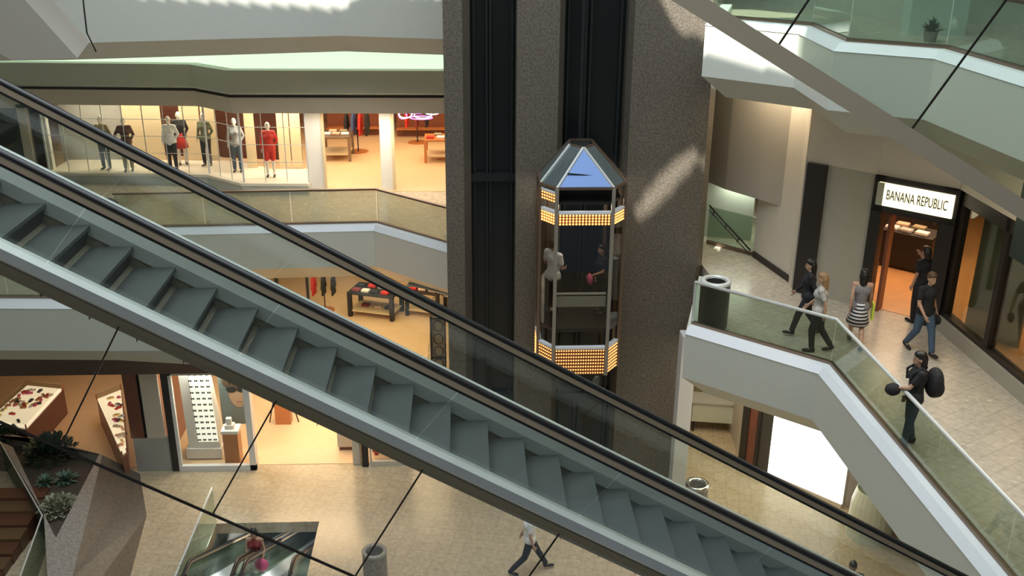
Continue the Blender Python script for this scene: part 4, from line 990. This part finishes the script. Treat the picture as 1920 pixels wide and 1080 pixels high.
pm.v=[(v[0]-r3a.x,v[1]-r3a.y,v[2]) for v in pm.v]; o=pm.build('shop_column',DARKM,None); o.location=(r3a.x,r3a.y,ZB); tag(o,'tall dark pillar on the right walkway, left of the grey stone wall','column')
# doorway with lit sign
sd = (r5-r4).normalized(); sn = Vector((sd.y,-sd.x)); L45=(r5-r4).length; ang = math.atan2(sd.y,sd.x)
ds = thing('shop_doorway','dark framed shop doorway with a wood floor beyond','doorway',(r4.x,r4.y,ZB),ang)
MB().box(-.02,.22,-.15,.15,0,3.05).build('frame',DARKM,ds)
MB().box(L45-.30,L45+.02,-.15,.25,0,3.05).build('frame',DARKM,ds)
MB().box(0,L45,-.15,.1,2.92,3.05).build('frame',DARKM,ds)
MB().box(0,L45,-.15,.1,2.28,2.45).build('frame',DARKM,ds)
MB().box(.36,.42,-.05,.22,0,2.3).build('door_leaf',WOODR,ds)
sg = thing('shop_sign','long lit cream sign with dark capital letters above the right doorway','sign',(r4.x,r4.y,ZB),ang)
MB().box(.10,L45-.06,-.20,-.14,2.44,2.93).build('face',SIGNLIT,sg)
MB().box(.08,.22,-.215,-.14,2.44,2.93).build('end_cap',mat('sign end',(.5,.5,.38),.5),sg)
fc = bpy.data.curves.new('lettering','FONT'); fc.body='BANANA REPUBLIC'; fc.size=.30; fc.extrude=.01; fc.align_x='CENTER'; fc.align_y='CENTER'
tmp = bpy.data.objects.new('tmp',fc); COL.objects.link(tmp); dgx=bpy.context.evaluated_depsgraph_get(); me=bpy.data.meshes.new_from_object(tmp.evaluated_get(dgx)); bpy.data.objects.remove(tmp)
LETM = mat('sign letters',(.20,.16,.08),.5); me.materials.clear(); me.materials.append(LETM); me.name='lettering'
lt = bpy.data.objects.new('lettering',me); COL.objects.link(lt); lt.parent=sg; lt.rotation_euler=(R(90),0,0); wdt=max(v.co.x for v in me.vertices)-min(v.co.x for v in me.vertices)
lt.scale=((L45-.46)/wdt,1,1); lt.location=((L45+.12)/2,-.208,2.685)
# shop window with kerb
wd = (r7-r5).normalized(); wl=(r7-r5).length; wang=math.atan2(wd.y,wd.x)
sw = thing('shop_window','dark framed floor-length window with low kerb at the right edge','shop window',(r5.x,r5.y,ZB),wang)
MB().box(0,wl,-.10,.22,0,.30).build('kerb',mat('kerb stone',(.40,.37,.30),.5),sw)
for f in (.02,1.75,3.6,5.4):
    if f < wl: MB().box(f,f+.16,-.02,.16,.30,3.05).build('frame_post',DARKM,sw)
MB().box(0,wl,-.02,.16,2.75,3.05).build('frame_head',DARKM,sw); MB().box(0,wl,-.03,.17,.30,.38).build('frame_sill',DARKM,sw)
for a_,b_ in ((.18,1.75),(1.91,3.6),(3.76,5.4)): MB().box(a_,b_,.05,.062,.38,2.75).build('glass_pane',glass('dim shop glass',(.80,.84,.78),.03),sw)
# shop interior
inn = MB(); e_ = Vector((5.5,1.0))
inn.prism([tuple(r4+Vector((.05,.1))),tuple(r5+Vector((.1,.1))),tuple(r7+Vector((.2,0))),(17,r7.y),(17,29),(8.6,29)],ZB,ZB+.012); struct(inn,'floor',WOODF)
ic = MB(); ic.prism([tuple(r4+Vector((.05,.05))),tuple(r5+Vector((.12,0))),tuple(r7+Vector((.12,0))),(17,r7.y),(17,29),(8.6,29)],HZ+.02,HZ+.1); struct(ic,'ceiling',mat('dim shop ceiling',(.25,.17,.10),.7))
iw = MB(); iw.box(8.4,17,28.6,28.8,ZB,HZ).box(16.9,17.1,r7.y,29,ZB,HZ); struct(iw,'wall_shop',mat('dark brown shop wall',(.13,.075,.04),.6))
iw = MB(); iw.wall(r4+Vector((.35,.4)),(8.6,28.7),ZB,HZ,.1); struct(iw,'wall_shop',WOODR)
iw = MB(); iw.wall(r5+Vector((.55,-.1)),r5+Vector((1.15,-1.15)),ZB,HZ,.08); struct(iw,'wall_shop',mat('olive shop wall',(.26,.25,.19),.6))
area('shop lamp',(10.8,23.2,8.85),3.5,5,230,(1,.62,.34)); area('shop lamp',(12.6,18.0,8.85),2,4,90,(1,.62,.34))
area('walkway lamp',(8.4,14.0,10.35),1.2,6,110,(1,.84,.62)); area('walkway lamp',(6.9,22.6,10.35),1.2,1.6,45,(1,.80,.55))
def bt(px,py,w,d,h,label,rz=0.): return table(px,py,ZB,w,d,h,label,BLACK,shelf=False,rz=rz)
t1 = thing('display_table','black display block stacked with pale and pink clothes inside the right doorway','table',(*G(1700,500,ZB),ZB),ang)
MB().box(-.62,.62,-.4,.4,.08,.95).build('body',BLACK,t1,bevel=.02); MB().box(-.56,.56,-.34,.34,0,.08).build('plinth',DARKM,t1)
folded(t1,[(-.42,-.2,.95,CW),(-.08,-.22,.95,CG),(.3,-.2,.95,CW),(-.3,.18,.95,CPEACH),(.1,.18,.95,CT)],'pale folded clothes on the black block inside the right doorway','folded clothes on the black block',(.30,.22,.08))
t2 = thing('display_table','further dark display block with lit pink and peach clothes inside the right doorway','table',(*G(1700,452,ZB),ZB),ang)
MB().box(-.7,.7,-.35,.35,.08,1.05).build('body',BLACK,t2,bevel=.02); MB().box(-.62,.62,-.3,.3,0,.08).build('plinth',DARKM,t2)
folded(t2,[(-.5,-.1,1.05,CW),(-.2,-.12,1.05,CPEACH),(.12,-.1,1.05,CPK),(.42,-.1,1.05,CPEACH),(-.35,.18,1.05,mat('orange cloth',(.75,.30,.10),.7)),(.2,.18,1.05,CPEACH)],'bright pink or peach folded clothes deep inside the right doorway','folded clothes on the further block',(.28,.22,.10))
rack(1765,470,ZB,'rack of dark clothes at the right inside the lit doorway',[CB,CDR,CB,CBL],'dark garments inside the right doorway','dark garment on the rack inside the right doorway',h=1.6)
# beige bulkhead over the stair, with a light slot on top
q1 = Vector((6.02,25.0)); q2 = Vector((PY(1368,260,24.1)[0],24.1)); q3 = Vector((PY(1492,270,22.5)[0],22.5))
bk = MB(); bk.prism([tuple(q1),tuple(q2),tuple(q3),(9.2,23.4),(9.2,27),(6.6,27)],7.55,10.05); struct(bk,'trim_7',BEIGEP)
sl = MB(); sl.prism([(6.35,24.7),(6.55,24.35),(7.5,23.5),(7.7,24.4),(7,25.4)],10.08,10.16); tag(sl.build('ceiling_light',WHITELIT,None),'glowing light slot on top of the beige bulkhead right of the tower','light')
area('slot lamp',(7.0,24.3,10.2),.8,.8,25,(1,.95,.75),(R(180),0,0))
sw_ = MB(); sw_.wall(Gb(1300,440),Gb(1425,472)+Vector((0,.9)),ZB,7.6,.1); struct(sw_,'wall_stair',mat('pale green wall',(.55,.60,.50),.5))
sg_ = thing('stair_rail','slanted glass stair guard with dark handrail in the gap right of the tower','railing',(*G(1415,480,ZB),ZB))
va = Vector((*PY(1335,385,24.3),0)); 
a3 = Vector((PY(1330,385,24.6)[0],24.6,PY(1330,385,24.6)[1])); b3 = Vector((*(r1+Vector((-.12,.0))),ZB+.15)); o3 = Vector(sg_.location)
for dz,rr in ((.0,.022),(-.12,.012)): MB().tube([a3-o3+Vector((0,0,dz)), b3-o3+Vector((0,0,dz))],rr,8).build('handrail',DARKM,sg_,smooth=True)
for f in (.12,.42,.72): 
    c_=a3+(b3-a3)*f-o3; MB().bar(c_,c_+Vector((.0,.12,-.16)),.03).build('bracket',DARKM,sg_)
ga = Gb(1325,456); 
mbg = MB(); mbg.wall(ga-Vector(o3[:2]),r1-Vector(o3[:2]),.02,1.0,.014); mbg.build('glass_panel',GL_RAIL,sg_)
MB().wall(ga-Vector(o3[:2]),r1-Vector(o3[:2]),0,.09,.06).build('base_shoe',BRONZE,sg_)

# ------------------------------------------------------------------ below the right walkway
area('shop lamp',(7.5,23.0,4.2),3,3,190,(1,.86,.62)); area('floor lamp',(7.2,18.0,4.25),3,2.5,60,(1,.86,.62))
w0 = Vector(G(1440,892,0)); w1 = Vector(G(1578,952,0)); wdv=(w1-w0).normalized()
pn = thing('glowing_shop_front','overexposed glass shop front under the right walkway, painted as white glow','shop front',(w0.x,w0.y,0),math.atan2(wdv.y,wdv.x))
PL=(w1-w0).length; MB().box(0,PL,-.05,.0,.12,3.0).build('lit_face',WHITELIT,pn); MB().box(0,PL,-.06,.1,0,.12).build('sill',CREAM,pn); MB().box(0,PL,.0,.1,.12,3.1).build('back',WHITE,pn)  # emission stands in for the overexposed shop glass
k0 = Vector(G(1385,872,0)); k1=Vector(G(1325,800,0)); k2=Vector(G(1295,800,0))
dk = thing('dark_doors','dark brown framed glass doors left of the glowing white panel','doors',(*k0,0))
kd=(w0-k0); 
def dl(a,b,z0,z1,t_,m,nm): mb=MB(); mb.wall(a,b,z0,z1,t_); return mb.build(nm,m,dk)
dl((0,0),tuple(kd*.22),0,3.2,.16,DARKM,'post'); dl(tuple(kd*.22),tuple(kd*.5),0,3.2,.06,WOODR,'door_leaf'); dl(tuple(kd*.5),tuple(kd*.6),0,3.2,.16,DARKM,'post'); dl(tuple(kd*.6),tuple(kd*.97),.1,3.2,.03,mat('dark door glass',(.05,.05,.045),.15),'glass_pane'); dl(tuple(kd*.6),tuple(kd*.97),0,.1,.1,DARKM,'sill')
bw=MB(); bw.wall((5.2,28),(12,28),0,4.4,.1); struct(bw,'wall_back',mat('olive wall',(.30,.28,.17),.6))
bw=MB(); bw.wall(k0+Vector((.16,.30)),k0+Vector((.40,4.5)),0,4.4,.12); struct(bw,'wall_right',CREAM)
bw=MB(); bw.wall(w1+Vector((0.12,.20)),w1+Vector((2.5,-.2)),0,4.4,.3); struct(bw,'wall_right',mat('mauve wall',(.42,.37,.33),.6))
cs = thing('glass_shelf','pale grey display case with glass top behind the white column','display case',(*G(1330,806,0),0),R(-10))
MB().box(-.55,.7,-.2,.35,.35,.95).build('case',mat('pale case',(.55,.58,.48),.4),cs,bevel=.01); MB().box(-.6,.75,-.25,.4,.95,1.0).build('glass_top',GREYW,cs); MB().box(-.7,.85,.5,.56,0,1.7).build('back_panel',mat('olive panel',(.22,.20,.10),.6),cs)
for x_ in (-.5,.62): MB().box(x_,x_+.05,-.15,.3,0,.35).build('leg',DARKM,cs)
ca = G(1258,925,0); cb_ = G(1284,925,0)
o = MB().box(0,cb_[0]-ca[0],0,.4,0,4.45).build('white_column',WHITE,None,bevel=.01); o.location=(*ca,0); tag(o,'plain white column right of the tower under the walkway','column')
cn = MB().lathe([(.0,0),(.55,0),(.50,.9),(.42,1.25),(.40,1.25),(.38,.2),(0,.2)],24).build('tapered_bin',mat('pale green glossy',(.62,.68,.56),.3),None,smooth=False); cn.location=(*G(1628,1000,0),0); tag(cn,'pale conical planter beside the dark wall under the right walkway','planter')

# ------------------------------------------------------------------ upper level, top right and top left
bw=MB(); bw.wall((5.0,27),(9.6,24.5),ZC,18,.15); struct(bw,'wall_right',mat('olive brown wall',(.34,.33,.22),.6))
bw=MB(); bw.wall((9.5,24.8),(24,17.3),ZC,18,.15); struct(bw,'wall_right',mat('dark taupe wall',(.22,.20,.18),.6))
pxx,pyy = G(1700,50,ZC)
uw = MB(); uw.box(0,1.1,0,.4,0,3); o=uw.build('upper_column',mat('pale wall',(.62,.70,.64),.5),None); o.location=(*G(1702,66,ZC),ZC); tag(o,'pale greenish column behind the upper right railing','column')
ux,uy = G(1743,78,ZC)
po_ = thing('potted_plant','small dark green plant behind the upper right railing','plant',(ux,uy,ZC))
MB().lathe([(0,0),(.18,0),(.24,.35),(.21,.35),(.19,.3),(0,.3)],16).build('pot',TERR,po_)
rnd=random.Random(9); mb=MB()
for i in range(110):
    a=rnd.uniform(0,6.28); e=rnd.uniform(.2,1.4); d=Vector((math.cos(a)*math.cos(e),math.sin(a)*math.cos(e),math.sin(e))); u=d.cross(Vector((0,0,1))).normalized()*.035
    b0=Vector((0,0,.32))+d*.08; tp=Vector((0,0,.32))+d*rnd.uniform(.3,.55); mdp=(b0+tp)/2; mb.add([b0,mdp+u,tp,mdp-u,mdp-Vector((0,0,.01))],[(0,1,4),(1,2,4),(2,3,4),(3,0,4)])
mb.build('leaves',LEAFD,po_); po_.scale = (.55,.55,.55)
inn2 = MB(); edge_sweep(inn2,[(6.6,26.0),(9.0,21.2),(13.5,19.8)],[(0,ZC),(0,ZC+1.0),(.14,ZC+1.12),(.3,ZC+1.0),(.3,ZC)]); struct(inn2,'trim_8',PAINT)
# dark band of windows under the upper slab at far right
dwm = MB(); dwm.wall((8.9,15.3),(9.1,9.2),9.0,10.5,.05); struct(dwm,'window_2',mat('dark ribbed glass',(.02,.028,.025),.2))
for k in range(10):
    y_=15.2-k*.62; 
# hanging beige bulkhead at top left
tb_ = MB(); YB=21.2
def bx_(px,py): 
    x,z=PY(px,py,YB); return x,z
ptsb=[bx_(-120,100),bx_(-2,100),bx_(22,113),bx_(145,109),bx_(47,0),bx_(20,-30),bx_(-120,-30)]
n_=len(ptsb); tb_.add([(x,YB,z) for x,z in ptsb]+[(x-.5,YB+2.2,z) for x,z in ptsb],[tuple(range(n_)),tuple(range(n_,2*n_))[::-1]]+[(i,(i+1)%n_,n_+(i+1)%n_,n_+i) for i in range(n_)])
struct(tb_,'trim_9',BEIGEP)
hg = thing('hanging_cable','thin dark bent cable with a bar at the top left','cable',(*[PY(157,0,22.5)[0],22.5],PY(157,0,22.5)[1]))
cp=[(px_,py_) for px_,py_ in ((154,-20),(158,20),(163,62),(180,97))]
MB().tube([(PY(a,b,22.5)[0]-hg.location.x,0,PY(a,b,22.5)[1]-hg.location.z) for a,b in cp],.018,6).build('cable',BLACK,hg,smooth=True)
# flank the atrium so reflections and side views read as the mall
rwall=MB(); rwall.box(23.8,24,4,45,0,24); struct(rwall,'wall_right',PAINT)
bk2=MB(); bk2.box(-17,24,-6,-5.8,0,24); struct(bk2,'wall_front',mat('dim wall behind',(.16,.15,.13),.7))
bk3=MB(); bk3.box(1,24,44.6,44.8,0,24); struct(bk3,'wall_back',PAINT)

area('lower level fill', (-5.0,19.5,-.45), 2.2, 2.0, 60, (.95,1,1))  # added fill inside the escalator pit, no fixture there
area('lower level fill', (-5.0,23.5,-1.0), 2.2, 3.0, 90, (1,.95,.85))  # second added fill, brightens the far end of the pit
area('stair fill', (7.2,25.2,7.45), 1.2, 1.2, 45, (.95,1,.85))  # added fill to lift the dark stair wall
